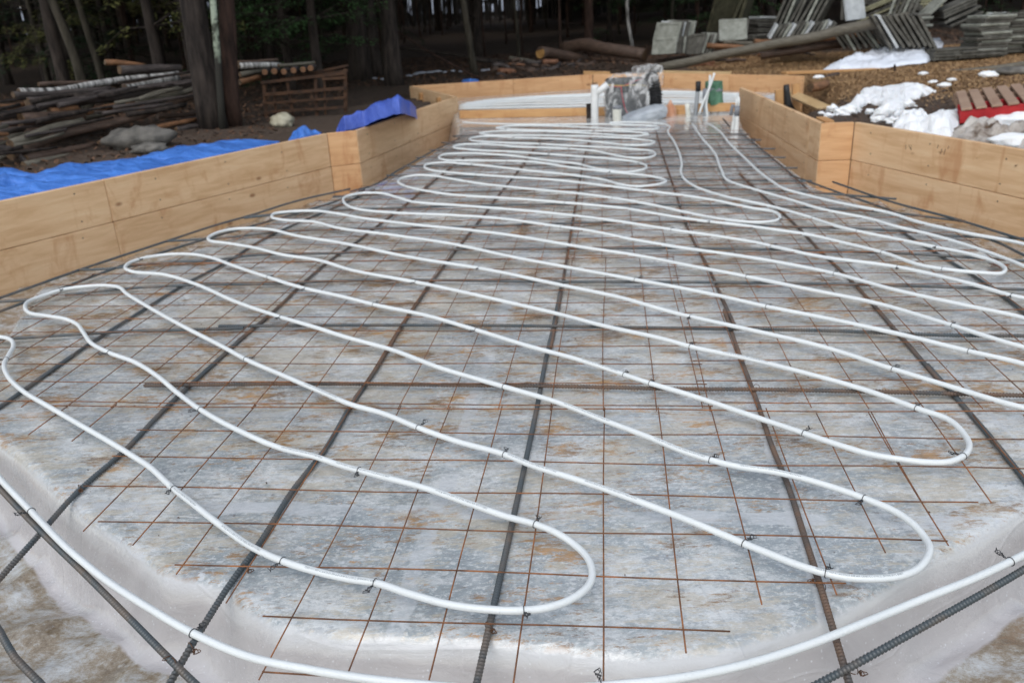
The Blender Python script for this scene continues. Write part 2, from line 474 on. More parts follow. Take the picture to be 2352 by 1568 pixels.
M['snow'] = mat_snow('snow', (0.90, 0.915, 0.93), (0.95, 0.96, 0.97), (0.55, 0.49, 0.43), 0.30, 0.40)
M['snow_dirty'] = mat_snow('dirty_snow', (0.50, 0.455, 0.41), (0.70, 0.68, 0.66), (0.13, 0.085, 0.055), 0.36, 0.52)
def mat_film():
    q = Mat('milky_film', 0.25, 0.5)
    v = q.coord('Object')
    q.color((0.78, 0.82, 0.90))
    q.b.inputs['Alpha'].default_value = 0.93
    q.b.inputs['Subsurface Weight'].default_value = 0.3
    q.b.inputs['Subsurface Radius'].default_value = (.1, .1, .1)
    q.bump(q.noise(v, 5, 6, 0.6, 1.0), 0.5, 0.02)
    return q.m
M['film'] = mat_film()
def mat_clear():
    q = Mat('clear_film', 0.18, 0.6)
    v = q.coord('Object', (1, 1, 0.6))
    n = q.noise(v, 9, 5, 0.65, 1.6)
    q.color((0.82, 0.82, 0.82))
    q.l.new(q.ramp(n, [(0.46, 0.06), (0.54, 0.24), (0.62, 0.60)]), q.b.inputs['Alpha'])
    q.bump(n, 0.7, 0.02)
    return q.m
M['clear'] = mat_clear()
M['black'] = simple('black_rubber', (0.010, 0.010, 0.011), (0.022, 0.022, 0.024), 20, 0.5)
M['grey_pvc'] = simple('grey_conduit', (0.26, 0.28, 0.30), (0.33, 0.35, 0.37), 12, 0.45)
M['tape'] = simple('grey_tape', (0.17, 0.18, 0.20), (0.24, 0.25, 0.28), 30, 0.35)
M['white_pvc'] = simple('white_drain_pipe', (0.66, 0.67, 0.66), (0.78, 0.78, 0.77), 9, 0.35)
M['cream'] = simple('cream_stub', (0.58, 0.57, 0.50), (0.70, 0.69, 0.63), 12, 0.5)
M['panel'] = simple('grey_panel', (0.060, 0.065, 0.07), (0.16, 0.165, 0.17), 9, 0.4, lo=0.45, hi=0.6)
M['green_wrap'] = simple('green_wrap', (0.045, 0.13, 0.075), (0.12, 0.26, 0.17), 13, 0.5, stretch=(1, 1, 0.4), bump=0.8, bd=0.03)
M['orange_bag'] = simple('orange_bag', (0.46, 0.20, 0.10), (0.66, 0.44, 0.33), 9, 0.5, bump=0.5)
M['grey_bag'] = simple('grey_bag', (0.30, 0.33, 0.37), (0.44, 0.47, 0.50), 6, 0.35, bump=0.5, bd=0.03)
M['red_wire'] = simple('red_cable', (0.5, 0.03, 0.06), (0.55, 0.05, 0.07), 9, 0.4)
M['yellow_wire'] = simple('yellow_cable', (0.5, 0.38, 0.03), (0.55, 0.42, 0.05), 9, 0.4)
M['leaf_brown'] = simple('dead_leaf', (0.10, 0.035, 0.018), (0.24, 0.10, 0.05), 40, 0.6)
M['rack'] = simple('rusty_brown_rack', (0.03, 0.015, 0.009), (0.10, 0.045, 0.02), 9, 0.7)
def mat_leaf(name, c1, c2):
    q = Mat(name, 0.6, 0.3)
    v = q.coord('Object')
    n = q.noise(v, 2.2, 3)
    n2 = q.noise(v, 45, 1)
    q.color(q.mix(q.range(n2, 0.4, 0.65, 0, 0.5), q.ramp(n, [(0.35, c1), (0.65, c2)]), c2))
    return q.m
M['needle'] = mat_leaf('dark_needles', (0.008, 0.017, 0.008), (0.022, 0.05, 0.018))
M['needle_green'] = mat_leaf('green_needles', (0.020, 0.048, 0.018), (0.060, 0.125, 0.042))
M['needle_olive'] = mat_leaf('olive_needles', (0.030, 0.038, 0.012), (0.115, 0.115, 0.036))
def mat_ground():
    q = Mat('bare_ground', 0.85, 0.25)
    v = q.coord('World')
    n = q.noise(v, 1.1, 8, 0.68)
    f = q.noise(v, 26, 6, 0.75)
    mud = q.mix(q.range(f, 0.35, 0.65), (0.065, 0.045, 0.032), (0.155, 0.11, 0.082))
    mud = q.mix(q.range(n, 0.45, 0.6, 0, 0.6), mud, (0.105, 0.073, 0.053))
    litter = q.mix(q.range(f, 0.40, 0.66), (0.022, 0.016, 0.012), (0.095, 0.062, 0.042))
    at = q.n.new('ShaderNodeAttribute'); at.attribute_name = 'zone'
    zs = q.sep(at.outputs['Vector'])
    chips = q.mix(q.range(q.noise(v, 46, 4, 0.8), 0.40, 0.62), (0.10, 0.052, 0.024), (0.40, 0.245, 0.12))
    edge = q.math('MULTIPLY', q.math('SUBTRACT', n, 0.5), 1.3)
    c = q.mix(q.range(q.math('ADD', zs[0], edge), 0.4, 0.6), mud, litter)
    c = q.mix(q.range(q.math('ADD', zs[1], edge), 0.4, 0.6), c, chips)
    q.color(c)
    q.bump(q.math('ADD', f, q.math('MULTIPLY', n, 2.0)), 0.9, 0.05)
    return q.m
M['ground'] = mat_ground()
M['chip'] = simple('wood_chip', (0.20, 0.105, 0.045), (0.52, 0.34, 0.17), 25, 0.7)
M['litter'] = simple('leaf_litter', (0.04, 0.020, 0.012), (0.17, 0.09, 0.05), 30, 0.75)
M['snow_far'] = simple('far_snow', (0.20, 0.215, 0.25), (0.42, 0.44, 0.50), 3, 0.8)

# ------------------------------------------------------------------ polygons in plan
def inpoly(X, Y, poly):
    ins = np.zeros(X.shape, bool)
    n = len(poly)
    for i in range(n):
        x1, y1 = poly[i][:2]; x2, y2 = poly[(i + 1) % n][:2]
        if y1 == y2: continue
        c = ((y1 > Y) != (y2 > Y)) & (X < (x2 - x1) * (Y - y1) / (y2 - y1) + x1)
        ins ^= c
    return ins
def polydist(X, Y, poly):
    d = np.full(X.shape, 1e9)
    n = len(poly)
    for i in range(n):
        x1, y1 = poly[i][:2]; x2, y2 = poly[(i + 1) % n][:2]
        dx, dy = x2 - x1, y2 - y1
        L = dx * dx + dy * dy + 1e-12
        t = np.clip(((X - x1) * dx + (Y - y1) * dy) / L, 0, 1)
        d = np.minimum(d, np.hypot(X - x1 - t * dx, Y - y1 - t * dy))
    return d
def snoise(X, Y, s, seed=0.0):                            # cheap smooth noise on arrays
    o = np.zeros(X.shape)
    g = np.random.RandomState(int(seed * 10) + 3)
    for k in range(9):
        a = g.uniform(0, 6.283); fq = s * g.uniform(0.5, 2.2); ph = g.uniform(0, 6.283)
        o += np.sin((X * math.cos(a) + Y * math.sin(a)) * fq + ph) / (0.7 + fq / s)
    return o / 4.0
A0, A1 = (-4.55, 2.70), (-1.51, 7.41)
B0, B1 = (-1.27, 7.51), (-0.49, 10.12)
C1 = (-1.19, 11.92); D1 = (1.33, 12.36); E0 = (1.334, 12.352); E1 = (2.27, 11.99); E2 = (3.69, 10.51)
F0 = (2.65, 9.55); F1 = (2.46, 6.54); G1 = (2.71, 6.52); H1 = (4.05, 1.90)
FORM = [A0, A1, B0, B1, C1, D1, E1, E2, F0, F1, G1, H1, (4.05, -1.2), (-4.55, -1.2)]
FZ = -0.029
plate_px = [(-70, 960), (-75, 860), (0, 780), (24, 766), (70, 690), (103, 655), (290, 622), (478, 565), (560, 535), (700, 480), (800, 445), (900, 408), (980, 362), (1056, 312)]
plate_px2 = [(1700, 290), (1727, 321), (1818, 391), (1860, 425), (1931, 456), (2077, 492), (2214, 540), (2317, 597), (2420, 660), (2560, 800), (2600, 950), (2500, 1075), (2352, 1160), (2300, 1187), (2197, 1239), (2112, 1286), (1975, 1362), (1890, 1406), (1681, 1481),
             (1459, 1495), (1288, 1474), (1083, 1457), (878, 1449), (804, 1450), (649, 1427), (560, 1375), (513, 1334), (386, 1307), (307, 1252), (171, 1160), (44, 1034)]
PLATE = [tuple(P(x, y, FZ)[:2]) for x, y in plate_px] + [(-0.47, 9.4), (-0.60, 10.8), (-0.98, 11.75), (1.28, 12.18), (2.2, 11.82), (3.4, 10.5), (2.5, 9.6), (2.42, 8.81)] + [tuple(P(x, y, FZ)[:2]) for x, y in plate_px2]
def grid_mesh(xs, ys, zf, keep=None):
    X, Y = np.meshgrid(xs, ys)
    Z = zf(X, Y)
    ny, nx = X.shape
    idx = np.arange(nx * ny).reshape(ny, nx)
    q = np.stack([idx[:-1, :-1], idx[:-1, 1:], idx[1:, 1:], idx[1:, :-1]], -1).reshape(-1, 4)
    if keep is not None:
        k = keep(X, Y).ravel()
        q = q[k[q].all(1)]
        used = np.unique(q)
        mp = -np.ones(nx * ny, int); mp[used] = np.arange(len(used))
        q = mp[q]
        co = np.stack([X.ravel(), Y.ravel(), Z.ravel()], 1)[used]
    else:
        co = np.stack([X.ravel(), Y.ravel(), Z.ravel()], 1)
    me = bpy.data.meshes.new('m')
    me.vertices.add(len(co)); me.vertices.foreach_set('co', co.ravel())
    me.loops.add(q.size); me.polygons.add(len(q))
    me.loops.foreach_set('vertex_index', q.ravel())
    me.polygons.foreach_set('loop_start', np.arange(0, q.size, 4))
    me.polygons.foreach_set('loop_total', np.full(len(q), 4))
    me.polygons.foreach_set('use_smooth', np.ones(len(q), bool))
    me.update(calc_edges=True)
    return me, co
def sheet_z(X, Y):
    ins = inpoly(X, Y, PLATE)
    d = polydist(X, Y, PLATE)
    d = np.where(ins, -d, d) + 0.006 * snoise(X, Y, 9, 1)
    t = np.clip((d + 0.004) / (0.105 + 0.07 * np.clip((Y - 2.4) / 1.5, 0, 1)), 0, 1)
    s = t * t * (3 - 2 * t)
    low = -0.25 - 0.17 * np.clip((Y - 2.3) / 1.6, 0, 1)
    z = FZ + (low - FZ) * s
    fold = np.clip(d / 0.05, 0, 1)
    # soft folds on the skirt, fine wrinkles on the flat
    ang = np.arctan2(Y - 4.0, X)
    z += fold * (0.012 * np.sin(ang * 46 + 2 * snoise(X, Y, 3, 2)) * np.clip(1 - abs(t - 0.5) * 1.6, 0, 1) + 0.010 * snoise(X, Y, 7, 3))
    z += (1 - fold) * (0.0022 * snoise(X, Y, 16, 4) + 0.0012 * snoise(X * 0.6, Y * 2.2, 40, 5) - 0.001)
    rdg = np.clip(1 - np.abs(snoise(X + 0.4 * Y, Y, 11, 12)) * 2.2, 0, 1) ** 2 + 0.7 * np.clip(1 - np.abs(snoise(X, Y - 0.5 * X, 19, 14)) * 2.4, 0, 1) ** 2
    z += fold * 0.014 * rdg * np.clip(d * 16, 0, 1)
    z += fold * 0.030 * (1 - np.minimum(1, np.abs(snoise(X, Y, 8, 8)) * 1.8)) ** 2 * np.clip(t * 2 - 1, 0, 1)
    return z
me, co = grid_mesh(np.arange(-4.6, 4.2, 0.018), np.concatenate([np.arange(0.35, 3.2, 0.013), np.arange(3.2, 12.5, 0.026)]), sheet_z, lambda X, Y: inpoly(X, Y, FORM) | (polydist(X, Y, FORM) < 0.015))
X_, Y_ = co[:, 0], co[:, 1]
d_ = np.where(inpoly(X_, Y_, PLATE), -1.0, polydist(X_, Y_, PLATE))
wd_ = 0.105 + 0.07 * np.clip((Y_ - 2.4) / 1.5, 0, 1)
at = me.attributes.new('floor', 'FLOAT', 'POINT'); at.data.foreach_set('value', np.clip(d_ / (wd_ * 1.12), 0, 1.3))
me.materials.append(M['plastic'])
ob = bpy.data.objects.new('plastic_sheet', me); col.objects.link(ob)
tag(ob, 'clear plastic sheet stained with rusty water over the foam slab base', 'plastic sheet')

# ------------------------------------------------------------------ terrain
def mound(X, Y, cx, cy, r, h): return h * np.exp(-((X - cx) ** 2 + (Y - cy) ** 2) / (r * r))
PIT = [(2.6, 9.6), (3.7, 10.6), (3.86, 10.2), (3.62, 9.4), (3.15, 8.3), (2.6, 7.7)]
def terrain_raw(X, Y):
    z = 0.055 + 0.03 * snoise(X, Y, 0.9, 6) + 0.02 * snoise(X, Y, 4.0, 7)
    z += mound(X, Y, -4.6, 8.6, 1.5, 0.16)
    z += 0.03 * np.clip(X - 3, 0, 6) * np.clip((Y - 5) / 5, 0, 1)
    z += mound(X, Y, 1.3, 15.2, 1.4, 0.10) + mound(X, Y, 4.2, 15.0, 1.8, 0.12)
    z += np.clip(Y - 22, 0, 40) * 0.012
    pin = inpoly(X, Y, PIT); pd = polydist(X, Y, PIT)
    z -= 0.42 * np.clip(np.where(pin, pd + 0.12, 0.12 - pd) / 0.35, 0, 1)
    return z
def terrain_z(X, Y):
    z = terrain_raw(X, Y)
    ins = inpoly(X, Y, FORM)
    d = np.where(ins, -1, polydist(X, Y, FORM))
    t = np.clip((d - 0.04) / 0.12, 0, 1)
    return np.where(t < 1, -0.75 + (z + 0.75) * t, z)
def gz(x, y): return float(terrain_raw(np.array([x]), np.array([y]))[0])
xs = np.concatenate([[-160, -110, -70, -45], np.arange(-30, -9, 1.0), np.arange(-9, 11, 0.11), np.arange(11, 31, 1.0), [45, 70, 110, 160]])
ys = np.concatenate([[-60, -30, -12, -5], np.arange(-2, 1.5, 0.5), np.arange(1.5, 19, 0.11), np.arange(19, 50, 1.0), [60, 80, 110, 150, 220, 320]])
me, co = grid_mesh(xs, ys, terrain_z)
zone = np.zeros((len(co), 3))
cx_, cy_ = co[:, 0], co[:, 1]
wood = np.clip((cy_ - 12.9) / 1.2, 0, 1)
wood = np.maximum(wood, np.clip((-cx_ - 2.7 - (7.6 - cy_) * 0.55) / 1.2, 0, 1))          # litter behind and left
wood = np.where((cx_ > 2.2), np.clip((cy_ - 16.0 + (cx_ - 3) * 0.3) / 1.5, 0, 1), wood)
chips = np.clip((cx_ - 2.6) / 0.8, 0, 1) * np.clip((cy_ - 8.3 + 0.35 * (cx_ - 4)) / 0.8, 0, 1) * np.clip((14.6 - cy_) / 1.0, 0, 1)
zone[:, 0] = wood; zone[:, 1] = chips
at = me.attributes.new('zone', 'FLOAT_VECTOR', 'POINT'); at.data.foreach_set('vector', zone.ravel())
me.materials.append(M['ground'])
ob = bpy.data.objects.new('ground', me); col.objects.link(ob); tag(ob, kind='structure')
def PT(px, py, h=0.0):
    p = P(px, py, h + .06)
    for _ in range(6): p = P(px, py, gz(p.x, p.y) + h)
    return p
def chipz(x, y): return x > 2.6 and y > 8.3 - 0.35 * (x - 4) and y < 14.6
# scattered wood chips and forest litter: small real flakes
def scatter(name, mat, n, region, size, label, cat):
    xs_, ys_ = region(n)
    zs_ = terrain_raw(xs_, ys_) + 0.006
    mb = MB()
    for x, y, z in zip(xs_.tolist(), ys_.tolist(), zs_.tolist()):
        s = size * rnd.uniform(0.5, 1.4)
        a, b = rnd.uniform(0, 6.28), rnd.uniform(-0.6, 0.6)
        u = Vector((math.cos(a), math.sin(a), b)) * s
        v = Vector((-math.sin(a), math.cos(a), rnd.uniform(-0.5, 0.5))) * s * rnd.uniform(0.25, 0.6)
        p = Vector((x, y, z))
        mb.add([p - u - v, p + u - v * 0.6, p + u * 0.8 + v, p - u * 0.7 + v * 0.8], [(0, 1, 2, 3)])
    tag(mb.build(name, mat), label, cat, kind='stuff')
RS = np.random.RandomState(4)
def pick(n, x0, x1, y0, y1, ok):
    X = np.zeros(0); Y = np.zeros(0)
    while len(X) < n:
        x = RS.uniform(x0, x1, 2 * n); y = RS.uniform(y0, y1, 2 * n)
        k = ok(x, y) & ~inpoly(x, y, FORM)
        X = np.append(X, x[k]); Y = np.append(Y, y[k])
    return X[:n], Y[:n]
scatter('wood_chips', M['chip'], 60000, lambda n: pick(n, 2.9, 9.0, 7.4, 14.2, lambda x, y: (x > 2.6) & (y > 8.3 - 0.35 * (x - 4) + RS.normal(0, .35, x.shape)) & (y < 14.6) & ~inpoly(x, y, PIT)), 0.012, 'pale orange wood chips spread over the ground right of the forms', 'wood chips')
scatter('soil_crumbs', M['litter'], 7000, lambda n: pick(n, 2.9, 7.5, 4.5, 9.5, lambda x, y: x > 0), 0.014, 'dark crumbs of soil and bark around the snow and pallet', 'soil')
scatter('leaf_litter', M['litter'], 26000, lambda n: pick(n, -9.0, 9.0, 5.5, 21.0, lambda x, y: ((y > 13.2) | (x < -2.2)) & ~((x > 2.6) & (y < 14.6)) & (polydist(x, y, FORM) > 0.3)), 0.026, 'brown dead leaves and needles covering the forest floor', 'leaf litter')

# ------------------------------------------------------------------ formwork
def board(parent, a, b, z0, z1, th, mat, name='board', label=None, off=0.0):
    a = Vector((a[0], a[1], 0)); b = Vector((b[0], b[1], 0))
    d = b - a; L = d.length; d.normalize(); nrm = Vector((-d.y, d.x, 0))
    bm = bmesh.new()
    bmesh.ops.create_cube(bm, size=1)
    bmesh.ops.scale(bm, vec=(L, th, z1 - z0), verts=bm.verts)
    bmesh.ops.bevel(bm, geom=bm.edges, offset=0.0035, segments=1, affect='EDGES')
    me = bpy.data.meshes.new(name); bm.to_mesh(me); bm.free()
    o = bpy.data.objects.new(name, me); col.objects.link(o)
    me.materials.append(mat)
    c = (a + b) / 2 + nrm * off
    rz = math.atan2(d.y, d.x)
    if parent:
        o.parent = parent
        c = c - parent.location
    o.location = (c.x, c.y, (z0 + z1) / 2 - (parent.location.z if parent else 0))
    o.rotation_euler = (0, 0, rz)
    if label: o['label'] = label
    return o
TH = 0.038
def wall(a, b, side, label, splits=(), low=-0.52, stakes=(0.15, 0.5, 0.85), top=0.15, h1=0.285, mat='wood'):
    # a -> b inner face; side = +1 if the outside is to the left of a->b
    r = empty('formwork_wall', ((a[0] + b[0]) / 2, (a[1] + b[1]) / 2, low), label, 'formwork', 'wooden form walls round the slab')
    off = side * TH / 2
    av, bv = Vector(a), Vector(b)
    cuts = [0.0] + list(splits) + [1.0]
    for i in range(len(cuts) - 1):
        p = av.lerp(bv, cuts[i]); q = av.lerp(bv, cuts[i + 1])
        e = (q - p).normalized() * 0.0015
        board(r, p + e, q - e, top - h1, top, TH, M[mat], off=off)
        board(r, p + e, q - e, low, top - h1 - 0.004, TH, M[mat], off=off - side * 0.001)
    if stakes:
        nb = MB(); d = (bv - av).normalized(); n = Vector((-d.y, d.x)) * side
        L_ = (bv - av).length; k = 0.2
        while k < L_:
            for z_ in (top - .06, top - .22, top - .35):
                p = av + d * (k + rnd.uniform(-.02, .02)) - n * 0.0006
                nb.box((p.x - r.location.x, p.y - r.location.y, z_ + rnd.uniform(-.015, .015) - low), (.008, .003, .008), Matrix.Rotation(math.atan2(d.y, d.x), 3, 'Z'))
            k += 0.61
        nb.build('nail_heads', M['tie'], r)
    for t in stakes:
        p = av.lerp(bv, t); d = (bv - av).normalized()
        n = Vector((-d.y, d.x)) * side
        p = p + n * (TH + 0.021)
        bx = MB(); bx.box((0, 0, (low + 0.10) / 2 - 0.1), (0.085, 0.036, 0.10 - low + 0.2), Matrix.Rotation(math.atan2(d.y, d.x), 3, 'Z'))
        s = bx.build('stake', M['wood_orange'], r); s.location = (p.x - r.location.x, p.y - r.location.y, -r.location.z)
    return r
wall(A0, A1, 1, 'long left form wall of pale boards with the bright blue tarp behind it', (0.62,), stakes=(.3, .5, .7, .9))
wall(A1, B0, 1, 'narrow orange-brown joint in the left form wall where it changes direction', stakes=(), mat='wood_warm')
wall(B0, B1, 1, 'farther left form wall below the violet-blue tarp', (), stakes=(.2, .5, .8))
wall(B1, C1, 1, 'short form wall with streaked inner face at the far left corner', (), stakes=(.3, .7))
wall(C1, D1, 1, 'long far form wall in front of the felled logs, left of the wrapped panel', (0.55,), mat='wood_warm', stakes=(.2, .4, .6, .8))
wall(E0, E1, 1, 'far form wall behind the wrapped electrical panel', (), mat='wood_warm', stakes=(.3, .7))
wall(E1, E2, 1, 'far form wall behind the green wrapped post, ending in the chip-covered ground', (0.5,), mat='wood_warm', stakes=(.3, .7))
wall(F0, F1, 1, 'right form wall running away beside the white stub pipes', (0.9,), stakes=(.3, .6, .9))
wall(F1, G1, 1, 'knotty square corner panel in the right form wall', stakes=(), mat='wood_warm')
wall(G1, H1, 1, 'near right form wall below the snow and the red pallet, with pencil marks', (0.55,), stakes=(.3, .6, .9))
# crosswise board on edge that closes the low channel of tubes
def marks(px_segs, z0_, name, mat):
    # thin strokes drawn on the inner face of the near right form wall
    a = Vector((G1[0], G1[1], 0)); b = Vector((H1[0], H1[1], 0)); d = (b - a).normalized(); n = Vector((d.y, -d.x, 0))
    if n.x > 0: n = -n
    mb = MB()
    for seg in px_segs:
        pts = []
        for x, y in seg:
            r_ = ray(x, y); t = (a - CP).dot(n) / r_.dot(n); pts.append(CP + r_ * t + n * 0.0005)
        mb.tube(pts, 0.0016, 5)
    return mb.build(name, mat, None)
WR = [o for o in col.objects if o.get('label', '').startswith('near right form wall')][0]
for sg in [[[(2160, 355), (2164, 342)], [(2168, 356), (2172, 342)]], [[(2153, 341), (2156, 333)], [(2177, 342), (2180, 336)]], [[(2081, 333), (2080, 343)], [(2087, 333), (2093, 345), (2093, 333)]], [[(2283, 536), (2279, 546), (2285, 552), (2291, 544), (2286, 536)]]]:
    o = marks(sg, 0, 'pencil_mark', M['bark']); o.parent = WR; o.location = -WR.location
r = empty('divider_board', (0.97, 9.16, -0.03), 'long orange-brown board on edge across the far end of the wire mesh', 'board')
board(r, (-0.45, 9.505), (1.24, 9.10), -0.028, 0.058, 0.038, M['wood_orange'])
r2 = empty('divider_board', (1.95, 8.93, -0.03), 'shorter orange-brown board on edge between the grey conduits and right form wall', 'board')
board(r2, (2.02, 8.90), (2.45, 8.80), -0.010, 0.075, 0.038, M['wood_orange'])
r3 = empty('divider_board', (1.6, 9.0, -0.03), 'short brown board on edge between wrapped panel and orange bag', 'board')
board(r3, (1.27, 9.09), (1.96, 8.93), -0.028, 0.062, 0.036, M['wood_orange'])

# ------------------------------------------------------------------ reinforcing bars
ZC, ZL = -0.009, -0.0215                                   # crosswise bars lie on the lengthwise ones
def rebar(px, z, mat, label, rad=0.0064, world=None, ties=()):
    pts = world or [P(x, y, z) for x, y in px]
    c = spline(pts, 0.05)
    # resample with ribs where it is close enough to see them
    out = []; rr = []
    for i in range(len(c) - 1):
        p, q = c[i], c[i + 1]
        L = (q - p).length
        near = (p.length < 3.3)
        if near:
            n = max(1, int(round(L / 0.009)))
            for k in range(n):
                for fr, ra in ((0, 0.88), (0.5, 0.88), (0.64, 1.18), (0.86, 1.18)):
                    out.append(p.lerp(q, (k + fr) / n)); rr.append(rad * ra)
        else:
            n = max(1, int(L / 0.12) + 1)
            for k in range(n): out.append(p.lerp(q, k / n)); rr.append(rad)
    out.append(c[-1]); rr.append(rad)
    ctr = sum((Vector(p) for p in pts), Vector()) / len(pts)
    mb = MB(); mb.tube([p - ctr for p in out], rr, 8)
    o = mb.build('rebar', mat, loc=ctr)
    tag(o, label, 'rebar', 'steel reinforcing bars on the slab')
    for (x, y) in ties:
        tie_at(o, P(x, y, z) - ctr, Vector((0.7, 0.7, 0)), rad * 1.7, M['tie_rust'], loops=2, tail=0.012)
    return o
def tie_at(parent, c, tan, rad, mat, loops=2, tail=0.02, wr=0.0009, side=None):
    tan = tan.normalized()
    a = tan.cross(Vector((0, 0, 1))).normalized(); b = Vector((0, 0, 1))
    pts = []
    n = 14
    for k in range(n + 1):
        an = -0.5 + 2 * math.pi * k / n * 0.93
        pts.append(c + a * math.cos(an) * rad + b * math.sin(an) * rad + tan * (0.002 * k / n))
    sd_ = side if side is not None else rnd.choice((-1, 1))
    base = c + a * sd_ * rad * 1.02
    dirn = (a * sd_ + tan * rnd.uniform(-.8, .8)).normalized()
    dz = rnd.uniform(-0.15, 0.3)
    tw = [base]
    m = 26
    for k in range(m):
        t = k / (m - 1)
        ph = t * 6.28 * loops * 1.5
        w_ = 0.002 + 0.0055 * t
        tw.append(base + dirn * (tail * (0.15 + 0.85 * t) + 0.004 * math.sin(ph * 1.3)) + b * (0.002 + dz * tail * t + w_ * 0.6 * math.sin(ph)) + dirn.cross(b) * w_ * math.cos(ph))
    mb = MB(); mb.tube(pts, wr, 5); mb.tube(tw, wr, 5)
    return mb.build('wire_tie', mat, parent)
# lengthwise bars
rebar([(1088, 1600), (1130, 1410), (1209, 1051), (1233, 937), (1254, 824), (1272, 745), (1289, 655)], ZL, M['rebar'], 'dark ribbed bar running away through the middle of the front loops', ties=[(1122, 1440)])
rebar([(1264, 800), (1277, 735), (1294, 640), (1310, 540), (1327, 440), (1345, 350), (1366, 292)], ZL, M['rebar_brown'], 'brown bar overlapping the middle front bar and running on to the white drain pipe')
rebar([(1957, 1590), (1917, 1457), (1883, 1341), (1849, 1235), (1808, 1109), (1777, 1034), (1739, 923), (1702, 824), (1678, 756), (1664, 712)], ZL, M['rebar_brown'], 'brown ribbed bar leaving the front edge below the second right-hand loop', ties=[(1885, 1345), (1957, 1536)])
rebar([(1686, 745), (1661, 690), (1630, 620), (1592, 551), (1548, 431), (1529, 376), (1507, 303)], ZL, M['rebar_brown'], 'rusty bar running up to the orange bag at the far end')
rebar([(2420, 1210), (2352, 1100), (2313, 1050), (2194, 910), (2130, 838)], ZL, M['rebar'], 'dark bar at the right edge of the picture below the large right-hand loop')
rebar([(2163, 880), (2061, 763), (1958, 647), (1890, 582), (1828, 517), (1748, 445), (1699, 400)], ZL, M['rebar_brown'], 'brown bar crossing under the middle tubes toward the near right form corner')
rebar([(2520, 870), (2352, 718), (2266, 653), (2163, 589), (2067, 530)], ZL, M['rebar'], 'short visible bar under the tubes nearest the right edge, beyond the upper right loop')
rebar([(372, 1600), (424, 1509), (455, 1457), (547, 1314), (581, 1269), (677, 1119), (745, 1034), (804, 934), (838, 885)], ZL, M['rebar'], 'dark bar rising from the bottom left trench through the front left mesh', ties=[(562, 1306), (438, 1487)])
rebar([(815, 915), (844, 876), (922, 749), (980, 664), (1028, 599), (1093, 517), (1151, 441), (1192, 390), (1233, 331), (1256, 298)], ZL, M['rebar_brown'], 'thick brown doubled bar left of the middle bar, running to the far board')
rebar([(-40, 1372), (0, 1327), (92, 1225), (181, 1126), (280, 1040), (376, 941), (427, 893), (533, 797), (560, 772)], ZL, M['rebar'], 'dark bar crossing the left trench under the perimeter tube', ties=[(183, 1122)])
rebar([(545, 785), (625, 718), (700, 647), (762, 595), (802, 568), (861, 523), (929, 472), (994, 417), (1066, 362)], ZL, M['rebar_brown'], 'brown bar continuing the left trench bar toward the end of the left form wall')
rebar([(-60, 975), (0, 934), (68, 886), (205, 790), (335, 708), (424, 653), (513, 606), (615, 544), (673, 517), (760, 480), (860, 436)], ZL, M['rebar'], 'bar passing under the left ends of the loops nearest the left form wall')
# bars along the edge
rebar([(-520, 850), (-260, 768), (-60, 704), (0, 684), (185, 619), (383, 554), (496, 517), (574, 495), (684, 461), (804, 434)], ZC, M['rebar'], 'outer edge bar close along the near left form wall')
rebar([(-420, 880), (-220, 800), (-60, 738), (0, 715), (85, 684), (256, 619), (472, 549), (615, 509), (776, 461), (837, 436)], ZC, M['rebar'], 'inner edge bar beside the near left form wall')
rebar([(804, 440), (837, 432), (912, 393), (980, 355), (1055, 318)], ZC, M['rebar'], 'edge bar along the farther left form wall')
rebar([(-260, 830), (-150, 950), (-60, 1055), (0, 1122), (92, 1218), (205, 1327), (308, 1430), (403, 1526), (470, 1590)], ZC, M['rebar'], 'dark ribbed edge bar lying under the perimeter tube at the lower left', ties=[(400, 1522)])
rebar([(-50, 1375), (0, 1450), (34, 1509), (92, 1568), (110, 1590)], ZC, M['rebar'], 'outermost edge bar cutting the bottom left corner of the picture')
rebar([(2460, 1238), (2352, 1307), (2197, 1396), (2061, 1471), (1944, 1536), (1840, 1590)], ZC, M['rebar'], 'dark ribbed edge bar beside the perimeter tube at the lower right')
rebar([(1701, 305), (1822, 405), (1853, 433)], ZC, M['rebar'], 'edge bar along the farther right form wall')
rebar([(1815, 402), (1931, 444), (2041, 482), (2114, 511), (2223, 534), (2290, 556), (2352, 586), (2450, 625)], ZC, M['rebar'], 'edge bar angling toward the near right form wall from the corner panel')
rebar([(1913, 418), (2059, 467), (2205, 506), (2296, 534), (2352, 551), (2460, 580)], ZC + 0.012, M['rebar'], 'raised edge bar closest to the near right form wall', ties=[(2205, 507)])
# crosswise bars, nearest first
rebar([(-60, 696), (0, 693), (82, 687)], ZC, M['rebar'], 'short bar tying the two edge bars together near the left edge of the picture')
rebar([(560, 501), (640, 492), (705, 483)], ZC, M['rebar'], 'short bar tying the two edge bars together below the orange-brown joint')
rebar([(331, 885), (775, 881), (1049, 884), (1247, 886), (1579, 893), (1739, 894), (1958, 898), (2352, 908), (2480, 911)], ZC, M['rebar_brown'], 'nearest crosswise bar, thick and rusty, starting inside the left loops', ties=[(432, 885), (1738, 890)])
rebar([(502, 749), (775, 747), (1281, 749), (1579, 754), (1890, 759), (2197, 770), (2352, 771), (2480, 774)], ZC, M['rebar'], 'second crosswise bar from the front, ending bluntly at its left end')
rebar([(-30, 781), (34, 777), (205, 766), (290, 761), (444, 757), (560, 753)], ZC, M['rebar'], 'blue-grey crosswise bar under the S-bend of the first left loop')
